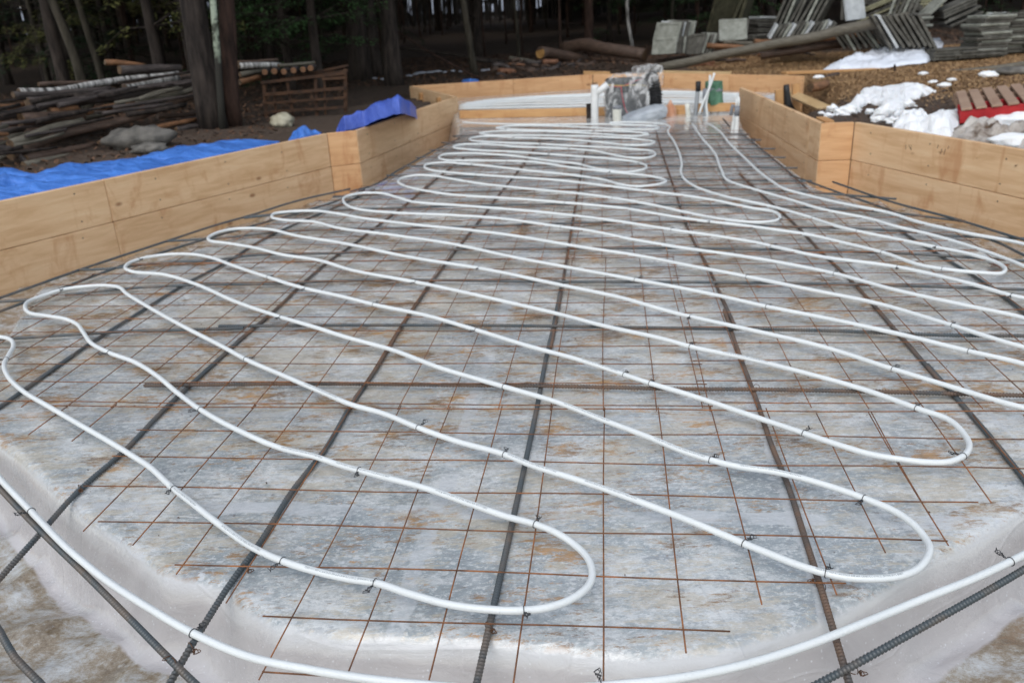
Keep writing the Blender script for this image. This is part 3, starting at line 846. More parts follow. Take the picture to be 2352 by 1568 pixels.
rebar([(150, 677), (178, 674), (273, 664), (427, 655), (615, 652), (775, 645), (1295, 647), (1579, 648), (1958, 653), (2352, 665), (2480, 669)], ZC, M['rebar'], 'third crosswise bar from the front')
rebar([(182, 620), (250, 617), (342, 606), (513, 595), (547, 590), (752, 582), (1049, 573), (1305, 571), (1579, 570), (1856, 575), (2129, 585), (2352, 599), (2460, 604)], ZC, M['rebar'], 'fourth crosswise bar from the front')
rebar([(383, 554), (513, 546), (649, 532), (861, 525), (1014, 522), (1288, 513), (1579, 510), (1787, 520), (2061, 530), (2197, 542), (2352, 548), (2440, 551)], ZC, M['rebar'], 'fifth crosswise bar from the front')
rebar([(574, 497), (700, 486), (900, 478), (1200, 470), (1566, 471), (1858, 477), (2041, 488), (2212, 508)], ZC, M['rebar'], 'sixth crosswise bar, reaching the near right form wall')
rebar([(765, 452), (900, 446), (1200, 438), (1566, 431), (1712, 435), (1858, 442), (2059, 457)], ZC, M['rebar'], 'seventh crosswise bar, ending at the corner panel')
for k, (l, m_, rr_, lab) in enumerate([((888, 403), (1288, 408), (1865, 416), 'eighth'), ((926, 382), (1400, 380), (1832, 386), 'ninth'), ((955, 362), (1400, 357), (1805, 362), 'tenth'),
                                        ((987, 345), (1400, 339), (1781, 342), 'eleventh'), ((1014, 328), (1400, 321), (1748, 322), 'twelfth'), ((1040, 313), (1400, 307), (1722, 309), 'farthest')]):
    rebar([l, m_, rr_], ZC, M['rebar'], lab + ' crosswise bar from the front, its ends sticking out past the plastic toward both walls' if lab != 'farthest' else 'farthest crosswise bar, just before the board on edge')

# ------------------------------------------------------------------ welded wire mesh sheets
GX, GY, GA, GW = -0.3286, 1.1669, 0.1255, 0.1524
ga, gb_ = Vector((math.cos(GA), -math.sin(GA), 0)), Vector((math.sin(GA), math.cos(GA), 0))
def G(a, b, z=0.0): return Vector((GX, GY, z)) + ga * (a * GW) + gb_ * (b * GW)
def Gi(p):
    d = Vector((p.x - GX, p.y - GY, 0)); return d.dot(ga) / GW, d.dot(gb_) / GW
WIRE = 0.0017
def wire(parent, a, b, z, bow=0.0, k=0):
    p, q = Vector(a), Vector(b)
    L = (q - p).length
    n = max(3, int(L / 0.16) + 1)
    d = (q - p).normalized(); s = Vector((-d.y, d.x, 0))
    pts = []
    for i in range(n + 1):
        t = i / n
        c = p.lerp(q, t)
        c = c + s * (bow * math.sin(math.pi * t) + 0.0022 * math.sin(c.x * 5.1 + c.y * 3.7 + k * 1.7)) + Vector((0, 0, z + 0.0018 * math.sin(c.x * 7 + c.y * 5 + k)))
        pts.append(c - parent.location)
    mb = MB(); mb.tube(pts, WIRE, 6)
    return mb.build('wire', M['mesh_rust'], parent)
def sheet(label, rows, cols, skew=0.0, z=0.0):
    # rows: (b, a0, a1)  cols: (a, b0, b1)
    c = G(sum(r_[1] + r_[2] for r_ in rows) / 2 / len(rows), sum(r_[0] for r_ in rows) / len(rows))
    o = empty('wire_mesh', c, label, 'wire mesh', 'sheets of welded reinforcing mesh')
    for i, (b, a0, a1) in enumerate(rows): wire(o, G(a0, b + skew * a0), G(a1, b + skew * a1), z + 0.0018, rnd.uniform(-.003, .003), i)
    for i, (a, b0, b1) in enumerate(cols): wire(o, G(a - skew * b0, b0), G(a - skew * b1, b1), z - 0.0018, rnd.uniform(-.003, .003), i + 40)
    return o
gp = lambda x, y: Gi(P(x, y, 0))
rows = []
for b, l, r_ in [(0, (596, 1558), (1500, 1585)), (1, (598, 1424), (1677, 1450)), (2, (391, 1310), (1943, 1342)), (3, (212, 1211), (2180, 1248)), (4, (181, 1126), (2255, 1167)), (5, (251, 1056), (2400, 1088)), (6, (311, 991), (2450, 1014)), (7, (85, 942), (2450, 954))]:
    rows.append((b, gp(*l)[0], gp(*r_)[0]))
front = {}
for x, y in [(222, 1218), (330, 1249), (422, 1317), (528, 1384), (610, 1560), (799, 1541), (965, 1600), (1180, 1600), (1380, 1600), (1572, 1497), (1743, 1385), (1907, 1361), (2033, 1264), (2180, 1248), (2275, 1151)]:
    a, b = gp(x, y); front[round(a)] = min(b, front.get(round(a), 99))
cols_ = [(a, b, 7.15) for a, b in sorted(front.items()) if a <= 9]
for a in (-8, -7): cols_.append((a, 5.6 - 0.2 * a - 1.4, 7.15))
cols_ += [(9.6, 4.8, 7.15), (10.6, 5.0, 7.15)]
seen = set(); cc = []
for t in cols_:
    if t[0] not in seen: cc.append(t); seen.add(t[0])
cc = [t for t in cc if t[0] < 6.5]
fs_ = sheet('rusty wire mesh sheet at the front edge of the slab, cut to a curve', rows, cc)
for k, (a_, b_) in enumerate([((1874, 946), (2035, 1268)), ((1997, 946), (2161, 1225)), ((2001, 946), (2180, 1249)), ((2131, 950), (2276, 1153)), ((2237, 950), (2400, 1150)), ((2350, 952), (2460, 1110))]):
    wire(fs_, P(b_[0], b_[1], 0), P(a_[0], a_[1], 0), -0.0018, .002, k + 70)
PG = [Gi(Vector((x, y, 0))) for x, y in PLATE]
def span(b=None, a=None):                                  # extent of the flat base along one grid line
    hits = []
    n = len(PG)
    for i in range(n):
        (a1, b1), (a2, b2) = PG[i], PG[(i + 1) % n]
        if b is not None and (b1 > b) != (b2 > b): hits.append(a1 + (a2 - a1) * (b - b1) / (b2 - b1))
        if a is not None and (a1 > a) != (a2 > a): hits.append(b1 + (b2 - b1) * (a - a1) / (a2 - a1))
    hits.sort()
    return hits
bands_ = [(7.17, 17.0, 'second row of mesh from the front'), (17.2, 27.0, 'third row of mesh from the front'), (27.2, 37.0, 'fourth row of mesh from the front'), (37.2, 46.6, 'farthest row of mesh, by the board on edge')]
for k, (b0, b1, lab) in enumerate(bands_):
    split = 4.95 if k % 2 == 0 else 2.0
    for side in (0, 1):
        rows = []
        b = b0 + (0.0 if side == 0 else 0.10)
        while b <= b1 + 0.3:
            h = span(b=b)
            lo, hi = h[0] + 0.25, h[-1] - 0.25
            if side == 0: hi = min(split + 0.08, hi)
            else: lo = max(split - 0.10, lo)
            if hi > lo + 0.5: rows.append((b, lo, hi))
            b += 1.0
        cols_ = []
        amin, amax = min(r_[1] for r_ in rows), max(r_[2] for r_ in rows)
        a = split if side == 0 else split - 0.09
        while amin - 0.2 <= a <= amax + 0.2:
            h = [r_[0] for r_ in rows if r_[1] - 0.2 <= a <= r_[2] + 0.2]
            if len(h) >= 2: cols_.append((a, min(h) - 0.15, max(h) + 0.15))
            a += -1.0 if side == 0 else 1.0
        sheet(('left' if side == 0 else 'right') + ' rusty wire mesh sheet in the ' + lab, rows, cols_, skew=(0.003 if side else -0.002), z=0.003 * (side + (k % 2)))

# ------------------------------------------------------------------ heating tubes
ZT = 0.0115
near_px = [(1624, 283), (1638, 291), (1654, 303), (1675, 329), (1712, 365), (1748, 398), (1775, 418), (1803, 435), (1858, 449), (1931, 467), (2041, 489), (2112, 510), (2214, 534), (2352, 561), (2450, 590), (2560, 650), (2680, 760), (2740, 900), (2690, 1040), (2560, 1150),
           (2450, 1218), (2352, 1273), (2232, 1331), (2129, 1370), (1992, 1427), (1856, 1481), (1719, 1522), (1548, 1558), (1400, 1574), (1250, 1583), (1100, 1582), (980, 1573), (878, 1561), (775, 1548), (718, 1539), (581, 1509), (444, 1454), (342, 1396), (239, 1327), (171, 1273), (68, 1170), (0, 1098),
           (-70, 1020), (-118, 940), (-130, 860), (-90, 795), (-40, 774), (0, 773), (20, 778), (31, 794), (20, 814), (10, 835), (17, 862), (51, 896), (113, 934), (188, 978), (256, 1016), (308, 1049), (342, 1071), (393, 1116), (444, 1157), (513, 1211), (581, 1256), (649, 1288), (718, 1310), (804, 1328), (861, 1338),
           (946, 1365), (1031, 1386), (1117, 1399), (1185, 1402), (1254, 1394), (1305, 1379), (1339, 1358), (1357, 1334), (1360, 1307), (1349, 1280), (1322, 1251), (1281, 1225), (1230, 1204), (1168, 1186), (1083, 1158), (980, 1122), (878, 1093), (775, 1066), (728, 1050), (649, 1029), (547, 988), (461, 941), (410, 903), (359, 862), (308, 831), (256, 811), (212, 790), (191, 763), (174, 742), (154, 734), (103, 725), (68, 718), (58, 708), (68, 691), (103, 677), (137, 667), (188, 659), (239, 655), (270, 659), (290, 674),
           (342, 705), (427, 753), (513, 797), (564, 824), (649, 862), (752, 906), (804, 927), (878, 949), (960, 982), (1049, 1012), (1168, 1047), (1220, 1068), (1322, 1099), (1425, 1136), (1579, 1194), (1651, 1222), (1753, 1266), (1873, 1310), (1941, 1324), (2009, 1329), (2061, 1324), (2105, 1307), (2129, 1283), (2136, 1259), (2126, 1235), (2105, 1211), (2061, 1177), (1985, 1143), (1890, 1112), (1787, 1085), (1685, 1068), (1582, 1041),
           (1493, 1005), (1390, 965), (1288, 927), (1158, 888), (1014, 845), (895, 802), (804, 777), (718, 749), (646, 729), (547, 695), (444, 650), (376, 631), (301, 623), (287, 614), (297, 604), (325, 594), (376, 585), (444, 585), (485, 592), (526, 606), (612, 636), (707, 664), (775, 678), (864, 701), (980, 725), (1100, 759), (1220, 797), (1322, 824), (1493, 879), (1579, 906), (1633, 923), (1719, 951), (1845, 995), (1941, 1026), (1992, 1040), (2061, 1054), (2129, 1061), (2180, 1059), (2212, 1048), (2226, 1028), (2214, 995), (2180, 965), (2105, 937), (1992, 896), (1856, 859), (1719, 824), (1586, 795),
           (1527, 780), (1390, 749), (1288, 722), (1151, 691), (956, 648), (804, 619), (735, 599), (649, 585), (581, 568), (513, 558), (485, 554), (478, 546), (496, 536), (530, 527), (581, 524), (615, 527), (684, 542), (775, 556), (946, 592), (1117, 619), (1288, 654), (1425, 684), (1548, 718), (1719, 756), (1890, 797), (2050, 847), (2180, 886), (2352, 937), (2440, 955), (2500, 950), (2515, 915), (2450, 870), (2352, 835),
           (2225, 807), (2061, 766), (1890, 729), (1753, 703), (1651, 679), (1579, 664), (1459, 643), (1288, 611), (1178, 590), (1049, 563), (895, 539), (775, 523), (720, 510), (650, 505), (624, 498), (630, 491), (665, 486), (720, 484), (775, 491), (826, 500), (895, 509), (956, 517), (1083, 529), (1151, 537), (1322, 566), (1493, 592), (1579, 609), (1715, 636), (1890, 671), (1992, 691), (2187, 748), (2352, 797), (2430, 815), (2480, 805), (2470, 775), (2352, 730),
           (2232, 705), (2061, 667), (1917, 628), (1753, 597), (1548, 566), (1459, 551), (1356, 531), (1254, 516), (1151, 502), (1042, 495), (912, 489), (813, 478), (789, 463), (796, 451), (826, 444), (871, 444), (912, 453), (946, 463), (1049, 472), (1220, 485), (1390, 504), (1548, 529), (1719, 554), (1890, 590), (2061, 614), (2232, 652), (2352, 684), (2420, 694), (2450, 680), (2430, 650), (2352, 612),
           (2266, 578), (2146, 541), (2044, 517), (2004, 504), (1895, 482), (1803, 456), (1730, 434), (1675, 416), (1657, 391), (1643, 354), (1613, 318), (1590, 285)]
far_px = [(1400, 282), (1450, 281), (1500, 283), (1522, 285), (1537, 290), (1534, 300), (1548, 325), (1562, 358), (1566, 378), (1564, 395), (1573, 413), (1599, 429), (1657, 449), (1785, 478), (1858, 498), (1931, 522), (1986, 535), (2061, 549), (2150, 568), (2232, 585), (2297, 606), (2309, 619), (2300, 628), (2232, 624), (2129, 612), (2026, 580), (1924, 554), (1856, 539), (1787, 529), (1712, 518), (1602, 506), (1493, 489), (1459, 482),
          (1288, 465), (1151, 455), (1049, 448), (980, 439), (929, 427), (915, 415), (926, 408), (956, 403), (997, 404), (1031, 410), (1117, 424), (1219, 434), (1356, 448), (1493, 470), (1602, 493), (1675, 506), (1748, 511), (1782, 506), (1791, 497), (1774, 486), (1730, 478), (1639, 460), (1566, 449), (1493, 439),
          (1390, 427), (1288, 415), (1151, 405), (1049, 398), (990, 391), (975, 383), (982, 377), (1014, 374), (1066, 376), (1117, 381), (1219, 393), (1322, 403), (1390, 414), (1425, 424), (1459, 428), (1510, 424), (1530, 417), (1520, 410), (1493, 405), (1425, 398), (1322, 386), (1219, 372), (1100, 369), (1020, 367), (1008, 361), (1021, 355), (1066, 352), (1117, 354), (1185, 359), (1254, 368), (1322, 376), (1390, 391), (1442, 395), (1476, 390), (1484, 381), (1459, 372), (1390, 364), (1322, 359), (1185, 349), (1083, 344), (1045, 340), (1042, 336), (1055, 333), (1100, 331),
          (1185, 337), (1288, 341), (1356, 346), (1407, 355), (1442, 362), (1476, 364), (1503, 357), (1494, 347), (1442, 342), (1356, 337), (1219, 330), (1117, 326), (1082, 322), (1080, 318), (1100, 314), (1185, 316), (1288, 320), (1390, 328), (1442, 333), (1486, 333), (1503, 326), (1476, 321), (1356, 314), (1219, 311), (1117, 309), (1102, 306), (1134, 302), (1254, 302), (1390, 309), (1459, 313), (1489, 309), (1459, 304), (1322, 301), (1185, 297), (1140, 294), (1168, 290), (1288, 290), (1425, 297), (1505, 297), (1513, 292), (1425, 287), (1219, 286), (1100, 283), (1062, 281)]
def tube_obj(px, label, name='heating_tube'):
    pts = [P(x, y, ZT) for x, y in px]
    for i, p in enumerate(pts): p.z += 0.0012 * math.sin(i * 2.1)
    c = spline(pts, 0.014)
    mb = MB(); mb.tube(c, 0.0079, 14)
    ctr = Vector((0, 4, 0))
    mb.v = [tuple(Vector(v) - ctr) for v in mb.v]
    o = mb.build(name, M['pex'], loc=ctr)
    tag(o, label, 'heating tube', 'white heating tubes tied to the mesh')
    return o, c, ctr
near_t, near_c, ctr0 = tube_obj(near_px, 'near white heating tube, looping back and forth across the front and around the slab edge')
far_t, far_c, ctr1 = tube_obj(far_px, 'far white heating tube, its short loops packed toward the board on edge')
npj = np.array([proj(p) for p in near_c]); fpj = np.array([proj(p) for p in far_c])
tie_px = [(400, 1115), (824, 1082), (1226, 1203), (1199, 1398), (866, 1339), (655, 1290), (73, 1175), (444, 1454), (960, 983), (1156, 888), (1095, 758), (956, 648), (1489, 878), (861, 700), (1586, 795), (1584, 722), (1715, 636), (1758, 705), (1847, 997), (2049, 847), (2105, 937), (2184, 749), (2225, 807), (1919, 628), (2026, 580), (1768, 570), (2150, 568), (1968, 529),
          (2326, 677), (1637, 1058), (1980, 1140), (1712, 1247), (1885, 1314), (2208, 1049), (2320, 1290), (133, 668), (14, 824), (253, 811), (458, 940), (567, 824), (643, 729), (615, 636), (318, 597), (1460, 643), (1288, 516), (1540, 529), (1100, 620), (2061, 614), (700, 664), (1380, 1575), (1430, 870), (1170, 1000)]
for i, (x, y) in enumerate(tie_px):
    d1 = np.hypot(npj[:, 0] - x, npj[:, 1] - y); d2 = np.hypot(fpj[:, 0] - x, fpj[:, 1] - y)
    t, c, d, ct_ = (near_t, near_c, d1, ctr0) if d1.min() < d2.min() else (far_t, far_c, d2, ctr1)
    k = int(d.argmin()); k = min(max(k, 1), len(c) - 2)
    tie_at(t, c[k] - ct_, c[k + 1] - c[k - 1], 0.0090, M['tie'], loops=rnd.choice((2, 3)), tail=rnd.uniform(0.014, 0.03))
# more ties farther away, too small to show their ends
for c, t, ct_ in ((far_c, far_t, ctr1),):
    k = 60
    while k < len(c) - 40 and k > 0:
        tie_at(t, c[k] - ct_, c[k + 1] - c[k - 1], 0.0092, M['tie'], loops=1, tail=0.012)
        k += int(rnd.uniform(55, 95))
# lines printed on the tube
def print_on(c, pj, x, y, text, parent, ctr, size=0.0048, flip=False, lift=0.9):
    cu = bpy.data.curves.new('print', 'FONT'); cu.body = text; cu.size = size * 1.35; cu.resolution_u = 1
    to = bpy.data.objects.new('tmp', cu); col.objects.link(to)
    dg = bpy.context.evaluated_depsgraph_get()
    me = bpy.data.meshes.new_from_object(to.evaluated_get(dg))
    bpy.data.objects.remove(to)
    k = int(np.hypot(pj[:, 0] - x, pj[:, 1] - y).argmin())
    seg = c[k:] if not flip else c[:k + 1][::-1]
    L = [0.0]
    for i in range(1, min(len(seg), 90)): L.append(L[-1] + (seg[i] - seg[i - 1]).length)
    rad = 0.0079 + 0.00025
    for v in me.vertices:
        s = v.co.x * 0.8
        i = max(0, min(len(L) - 2, int(np.searchsorted(L, s)) - 1))
        f = (s - L[i]) / max(L[i + 1] - L[i], 1e-6)
        p = seg[i].lerp(seg[i + 1], f); t = (seg[i + 1] - seg[i]).normalized()
        a = t.cross(Vector((0, 0, 1))).normalized()          # to the right of travel
        an = lift - (v.co.y - size * 0.4) / rad
        v.co = p + (Vector((0, 0, 1)) * math.cos(an) + a * math.sin(an)) * rad - ctr
    o = bpy.data.objects.new('printed_line', me); col.objects.link(o); o.parent = parent
    me.materials.append(M['print'])
TX = ['F2023 FOU NSF-61 and F2653 E84 and CAN/ULC-S102.2) (B09041810C B08ST', '100 PSI @ 180F CL R SDR9 CTS 1/2 PEX TUBING F876 F877 POTABLE', '125K10151 F2023 1/2 x 500 FT SDR9 F876 F2159 POTABLE NSF-pw']
print_on(near_c, npj, 775, 1066, TX[0][::1], near_t, ctr0, flip=True, lift=0.5)
for (x, y), tx, fl, lf in [((1000, 1130), TX[1], True, 0.5), ((649, 1029), TX[2], True, .5), ((1168, 1047), TX[1], False, .45), ((1345, 1108), TX[2], False, .45), ((700, 884), TX[0], False, .45), ((1340, 830), TX[2], False, .4), ((1300, 932), TX[0], True, .5),
                       ((393, 1116), TX[2], False, .45), ((513, 1211), TX[1], False, .45), ((700, 1305), TX[0], False, .45), ((1873, 1310), TX[0], False, .3), ((1700, 1069), TX[2], True, .5), ((1500, 1008), TX[1], True, .5), ((1660, 810), TX[1], True, .5)]:
    print_on(near_c, npj, x, y, tx, near_t, ctr0, flip=fl, lift=lf)
# bundle of tubes in the low channel beyond the board
bund = [[(1054, 250), (1150, 247), (1350, 243), (1450, 240), (1540, 236), (1697, 240)], [(1054, 246), (1150, 241), (1350, 237), (1520, 233), (1697, 236)], [(1054, 243), (1150, 236), (1350, 232), (1520, 228), (1697, 231)], [(1060, 240), (1150, 232), (1350, 227), (1520, 222), (1697, 227)], [(1070, 237), (1150, 229), (1350, 222), (1520, 217), (1697, 223)], [(1090, 234), (1180, 226), (1350, 219), (1520, 213), (1697, 219)], [(1110, 231), (1200, 224), (1350, 216.5), (1520, 210.5), (1697, 216)]]
names = ['nearest', 'second', 'third', 'fourth', 'fifth', 'sixth', 'farthest']
for nm_, b_ in zip(names, bund):
    c = spline([P(x, y, 0.03) for x, y in b_], 0.08)
    mb = MB(); mb.tube([p - c[0] for p in c], 0.0105, 8); o = mb.build('heating_tube', M['pex'], loc=c[0])
    tag(o, nm_ + ' white tube of the bundle running crosswise in the channel before the far form wall', 'heating tube', 'tubes bundled in the far channel')
for x, y, s in [(30, 1170, .045), (18, 1405, .02), (2292, 615, .045), (1745, 790, .012), (1740, 662, .015)]:
    z = -.285 if x < 100 else -0.018
    p = P(x, y, z)
    mb = MB()
    for k in range(5):
        a = k * 1.256 + rnd.uniform(-.3, .3); d = Vector((math.cos(a), math.sin(a), 0.25)); e = Vector((-d.y, d.x, 0.15)) * .35
        mb.add([Vector(), d * s * .55 + e * s, d * s * 1.1 + Vector((0, 0, -.1 * s)), d * s * .55 - e * s], [(0, 1, 2, 3)])
    o = mb.build('dead_leaf', M['leaf_brown'], loc=p + Vector((0, 0, .004)))
    tag(o, {30: 'large brown oak leaf lying in the left trench', 18: 'small brown leaf scrap in the bottom left trench', 2292: 'reddish brown leaf beside the end of the upper right loop', 1745: 'small orange leaf scrap beside a crosswise bar on the right', 1740: 'small orange leaf scrap beside the brown bar on the right'}[x], 'leaf')
mb = MB()
for _ in range(260):
    x, y = rnd.uniform(-2, 2.2), rnd.uniform(1.4, 6)
    s = rnd.uniform(.0015, .005); p = Vector((x, y, FZ + .002)); a = rnd.uniform(0, 6.28)
    if not inpoly(np.array([x]), np.array([y]), PLATE)[0]: continue
    u = Vector((math.cos(a), math.sin(a), .2)) * s; v = Vector((-math.sin(a), math.cos(a), .3)) * s * .5
    mb.add([p - u, p + v, p + u, p - v + Vector((0, 0, .003))], [(0, 1, 2, 3)])
tag(mb.build('debris_specks', M['litter']), 'tiny dark bits of debris scattered over the plastic', 'debris', kind='stuff')

# ------------------------------------------------------------------ draped and heaped things
def polyat(pl, t):
    L = [0]
    for a, b in zip(pl, pl[1:]): L.append(L[-1] + math.hypot(b[0] - a[0], b[1] - a[1]))
    s = t * L[-1]
    for i in range(len(pl) - 1):
        if s <= L[i + 1] + 1e-9:
            f = (s - L[i]) / max(L[i + 1] - L[i], 1e-9)
            return [pl[i][k] + (pl[i + 1][k] - pl[i][k]) * f for k in range(len(pl[i]))]
    return list(pl[-1])
def loft(name, mat, lo, up, label, cat, nu=60, nv=14, amp=0.03, fs=5.0, bulge=0.03, ridge=0.0, skirt=0.12, group=None, seed=0, edge=0.0, ter=False):
    # lo / up: sight points (px, py, z) of the near and far rim of the thing
    mb = MB(); vs_ = []
    ends = [((PT if ter else P)(*polyat(lo, i / nu)), (PT if ter else P)(*polyat(up, i / nu))) for i in range(nu + 1)]
    for j in range(nv + 1):
        for i in range(nu + 1):
            A, B = ends[i]
            v = j / nv
            p = A.lerp(B, v)
            e = math.sin(math.pi * min(max(v, 0), 1)) ** 0.6 * min(1, 6 * i / nu, 6 * (1 - i / nu))
            n = mnoise.fractal(Vector((p.x * fs + seed, p.y * fs, seed * 1.7)), 1.0, 2.1, 5)
            rg = (1 - abs(mnoise.noise(Vector((p.x * fs * 0.9 + 5 + seed, p.y * fs * 0.9 + p.x * 2, 3))))) ** 5 + .6 * (1 - abs(mnoise.noise(Vector((p.x * fs * 1.7 - p.y * 3, p.y * fs * 1.5 + seed, 8))))) ** 6
            p.z += bulge * e + amp * n * (0.25 + 0.75 * e) + ridge * (rg - .5) * e
            if edge and (j == 0 or j == nv): p += Vector((mnoise.noise(p * 9), mnoise.noise(p * 9 + Vector((4, 4, 4))), 0)) * edge
            vs_.append(p)
    W_ = nu + 1
    fs_ = [(j * W_ + i, j * W_ + i + 1, (j + 1) * W_ + i + 1, (j + 1) * W_ + i) for j in range(nv) for i in range(nu)]
    mb.add(vs_, fs_, True)
    rim = [i for i in range(W_)] + [j * W_ + nu for j in range(1, nv + 1)] + [nv * W_ + i for i in range(nu - 1, -1, -1)] + [j * W_ for j in range(nv - 1, 0, -1)]
    base = len(mb.v)
    c = sum(vs_, Vector()) / len(vs_)
    for k in rim:
        q = vs_[k]; mb.v.append((q.x + (q.x - c.x) * 0.01, q.y + (q.y - c.y) * 0.01, q.z - skirt))
    m = len(rim)
    for k in range(m):
        k2 = (k + 1) % m
        mb.f.append((rim[k], base + k, base + k2, rim[k2])); mb.sm.append(True)
    o = rebase(mb.build(name, mat))
    return tag(o, label, cat, group)
def zt(pl, h): return [(x, y, h) for x, y in pl]
def zs(pl, z): return [(x, y, z) for x, y in pl]
loft('tarp', M['tarp'], zs([(-420, 546), (-120, 485), (0, 461), (150, 431), (350, 390), (550, 347), (640, 328)], 0.125),
     [(-420, 450, .10), (-120, 405, .10), (0, 393, .12), (30, 387, .12), (80, 400, .12), (155, 383, .12), (330, 362, .13), (410, 341, .13), (480, 333, .14), (560, 319, .14), (642, 324, .13)],
     'long bright blue tarp lying crumpled along the back of the near left form wall', 'tarp', 220, 34, 0.045, 3.2, 0.03, 0.022)
loft('tarp', M['tarp'], zs([(662, 323), (700, 316), (737, 308)], 0.12), [(664, 318, .12), (685, 298, .16), (698, 291, .2), (712, 301, .15), (738, 304, .12)],
     'small peak of bright blue tarp showing over the form wall left of its orange-brown joint', 'tarp', 30, 12, 0.015, 9, 0.02, 0.03)
loft('tarp', M['tarp_dark'], zs([(772, 303), (820, 297), (900, 270), (953, 248)], 0.12), [(774, 296, .14), (790, 268, .26), (835, 258, .28), (870, 240, .36), (915, 227, .42), (940, 234, .36), (955, 246, .2)],
     'violet-blue tarp heaped over something behind the farther left form wall', 'tarp', 80, 34, 0.045, 4.5, 0.05, 0.025)
loft('tarp', M['tarp'], zs([(1060, 187), (1100, 184)], 0.10), [(1064, 183, .14), (1080, 181, .16), (1098, 184, .12)], 'tiny scrap of blue tarp peeping over the long far form wall', 'tarp', 12, 5, 0.005, 9, 0.01)
loft('snow_patch', M['snow'], [(1925, 263, 0.01), (1950, 262, 0.01), (1995, 236, 0.01), (2020, 243, 0.01), (2045, 266, 0.01), (2072, 262, 0.01), (2078, 236, 0.01), (2110, 225, 0.01), (2145, 211, 0.01)],
     [(1918, 262, 0.01), (1945, 245, 0.01), (1975, 222, 0.02), (1975, 215, 0.02), (1998, 203, 0.03), (2030, 198, 0.03), (2078, 193, 0.03), (2110, 198, 0.03), (2148, 209, 0.02)],
     'large clean snow patch with a trailing tip, on the dirt just below the wood chips', 'snow patch', 80, 24, 0.05, 8, 0.05, 0, 0.10, 'melting snow right of the slab', 1, 0.03, ter=True)
loft('snow_patch', M['snow'], [(2050, 297, 0.01), (2090, 306, 0.01), (2130, 313, 0.01), (2180, 317, 0.01), (2204, 310, 0.01)],
     [(2052, 288, 0.02), (2070, 268, 0.03), (2083, 258, 0.07), (2110, 256, 0.07), (2130, 266, 0.07), (2170, 258, 0.06), (2200, 251, 0.06)],
     'bright white snow bank between the form wall and the red pallet', 'snow patch', 70, 22, 0.06, 8, 0.07, 0, 0.12, 'melting snow right of the slab', 2, 0.02, ter=True)
loft('snow_patch', M['snow_dirty'], [(2178, 316, 0.01), (2215, 325, 0.01), (2260, 332, 0.01), (2300, 330, 0.01), (2400, 350, 0.01)],
     [(2182, 300, 0.03), (2215, 288, 0.05), (2265, 281, 0.07), (2300, 287, 0.08), (2322, 296, 0.05), (2400, 280, 0.07)],
     'dirty brown-stained snow in front of the red pallet', 'snow patch', 60, 22, 0.08, 10, 0.06, 0, 0.12, 'melting snow right of the slab', 3, 0.02, ter=True)
def blob(name, mat, px, py, sz, label, cat, z=None, Y=None, group=None, seed=0, rough=0.25, sub=3, rz=0.0, freq=2.0):
    p = PY(px, py, Y) if Y else PT(px, py, 0.0)
    bm = bmesh.new(); bmesh.ops.create_icosphere(bm, subdivisions=sub, radius=1)
    for v in bm.verts:
        n = mnoise.fractal(v.co * freq + Vector((seed * 3.1, seed, 0)), 1.0, 2.0, 4)
        v.co *= 1 + rough * n
        v.co = Vector((v.co.x * sz[0] / 2, v.co.y * sz[1] / 2, max(v.co.z, -0.7) * sz[2] / 2))
    me = bpy.data.meshes.new(name); bm.to_mesh(me); bm.free()
    for f in me.polygons: f.use_smooth = True
    me.materials.append(mat)
    o = bpy.data.objects.new(name, me); col.objects.link(o)
    o.location = p + Vector((0, 0, sz[2] * 0.3)); o.rotation_euler = (0, 0, rz)
    return tag(o, label, cat, group)
chunks = [(1929, 263, .10), (1950, 262, .12), (1965, 258, .09), (1996, 262, .08), (2037, 254, .07), (2030, 270, .16), (2017, 281, .10), (2047, 283, .11), (2085, 246, .12), (2020, 262, .09), (2063, 276, .07), (1902, 269, .08), (1886, 262, .06), (1912, 256, .09), (2060, 262, .10), (2130, 306, .1)]
for i, (x, y, s) in enumerate(chunks):
    blob('snow_chunk', M['snow'], x, y, (s * rnd.uniform(.7, 1.2), s * rnd.uniform(.5, .9), s * rnd.uniform(.4, .8)), 'small chunk of hard snow lying on the dirt below the large clean snow patch', 'snow', z=0.05, group='snow chunks on the dirt', seed=i, rough=.7, sub=3, freq=1.6)
for i, (x, y, s, lab) in enumerate([(2120, 172, .08, 'small snow lump on the wood chips, left of the grey beam'), (2142, 191, .07, 'small snow lump on the wood chips above the black hose'), (2186, 186, .07, 'round snow lump right of the black hose'), (2270, 177, .15, 'flat snow lump under the grey beam'), (2325, 335, .2, 'pale snow boulder at the right edge in front of the pallet'), (2345, 292, .3, 'rounded snow boulder at the right edge beside the pallet'), (2168, 200, .10, 'tiny snow crumb just above the pallet'), (1880, 180, .09, 'white snow streak right of the far form wall')]):
    blob('snow_chunk', M['snow'], x, y, (s * 1.5, s, s * .55), lab, 'snow', z=0.08, seed=i + 20, rough=.3)
blob('rock', M['rock'], 322, 338, (.56, .34, .22), 'large grey boulder lying between the log pile and the blue tarp', 'rock', z=0.07, seed=3, rough=.35, rz=.5)
blob('rock', M['rock'], 345, 350, (.30, .22, .10), 'smaller brown-grey stone in front of the large grey boulder', 'rock', z=0.07, seed=4, rough=.3, rz=.3)
blob('rock', M['rock_pale'], 650, 291, (.24, .2, .17), 'small pale yellowish rock right of the big pine trunks', 'rock', z=0.06, seed=5)
blob('rock', M['rock'], 2263, 133, (.7, .4, .26), 'low brown rock in the chips before the tile stacks', 'rock', z=0.15, seed=6, rough=.2)
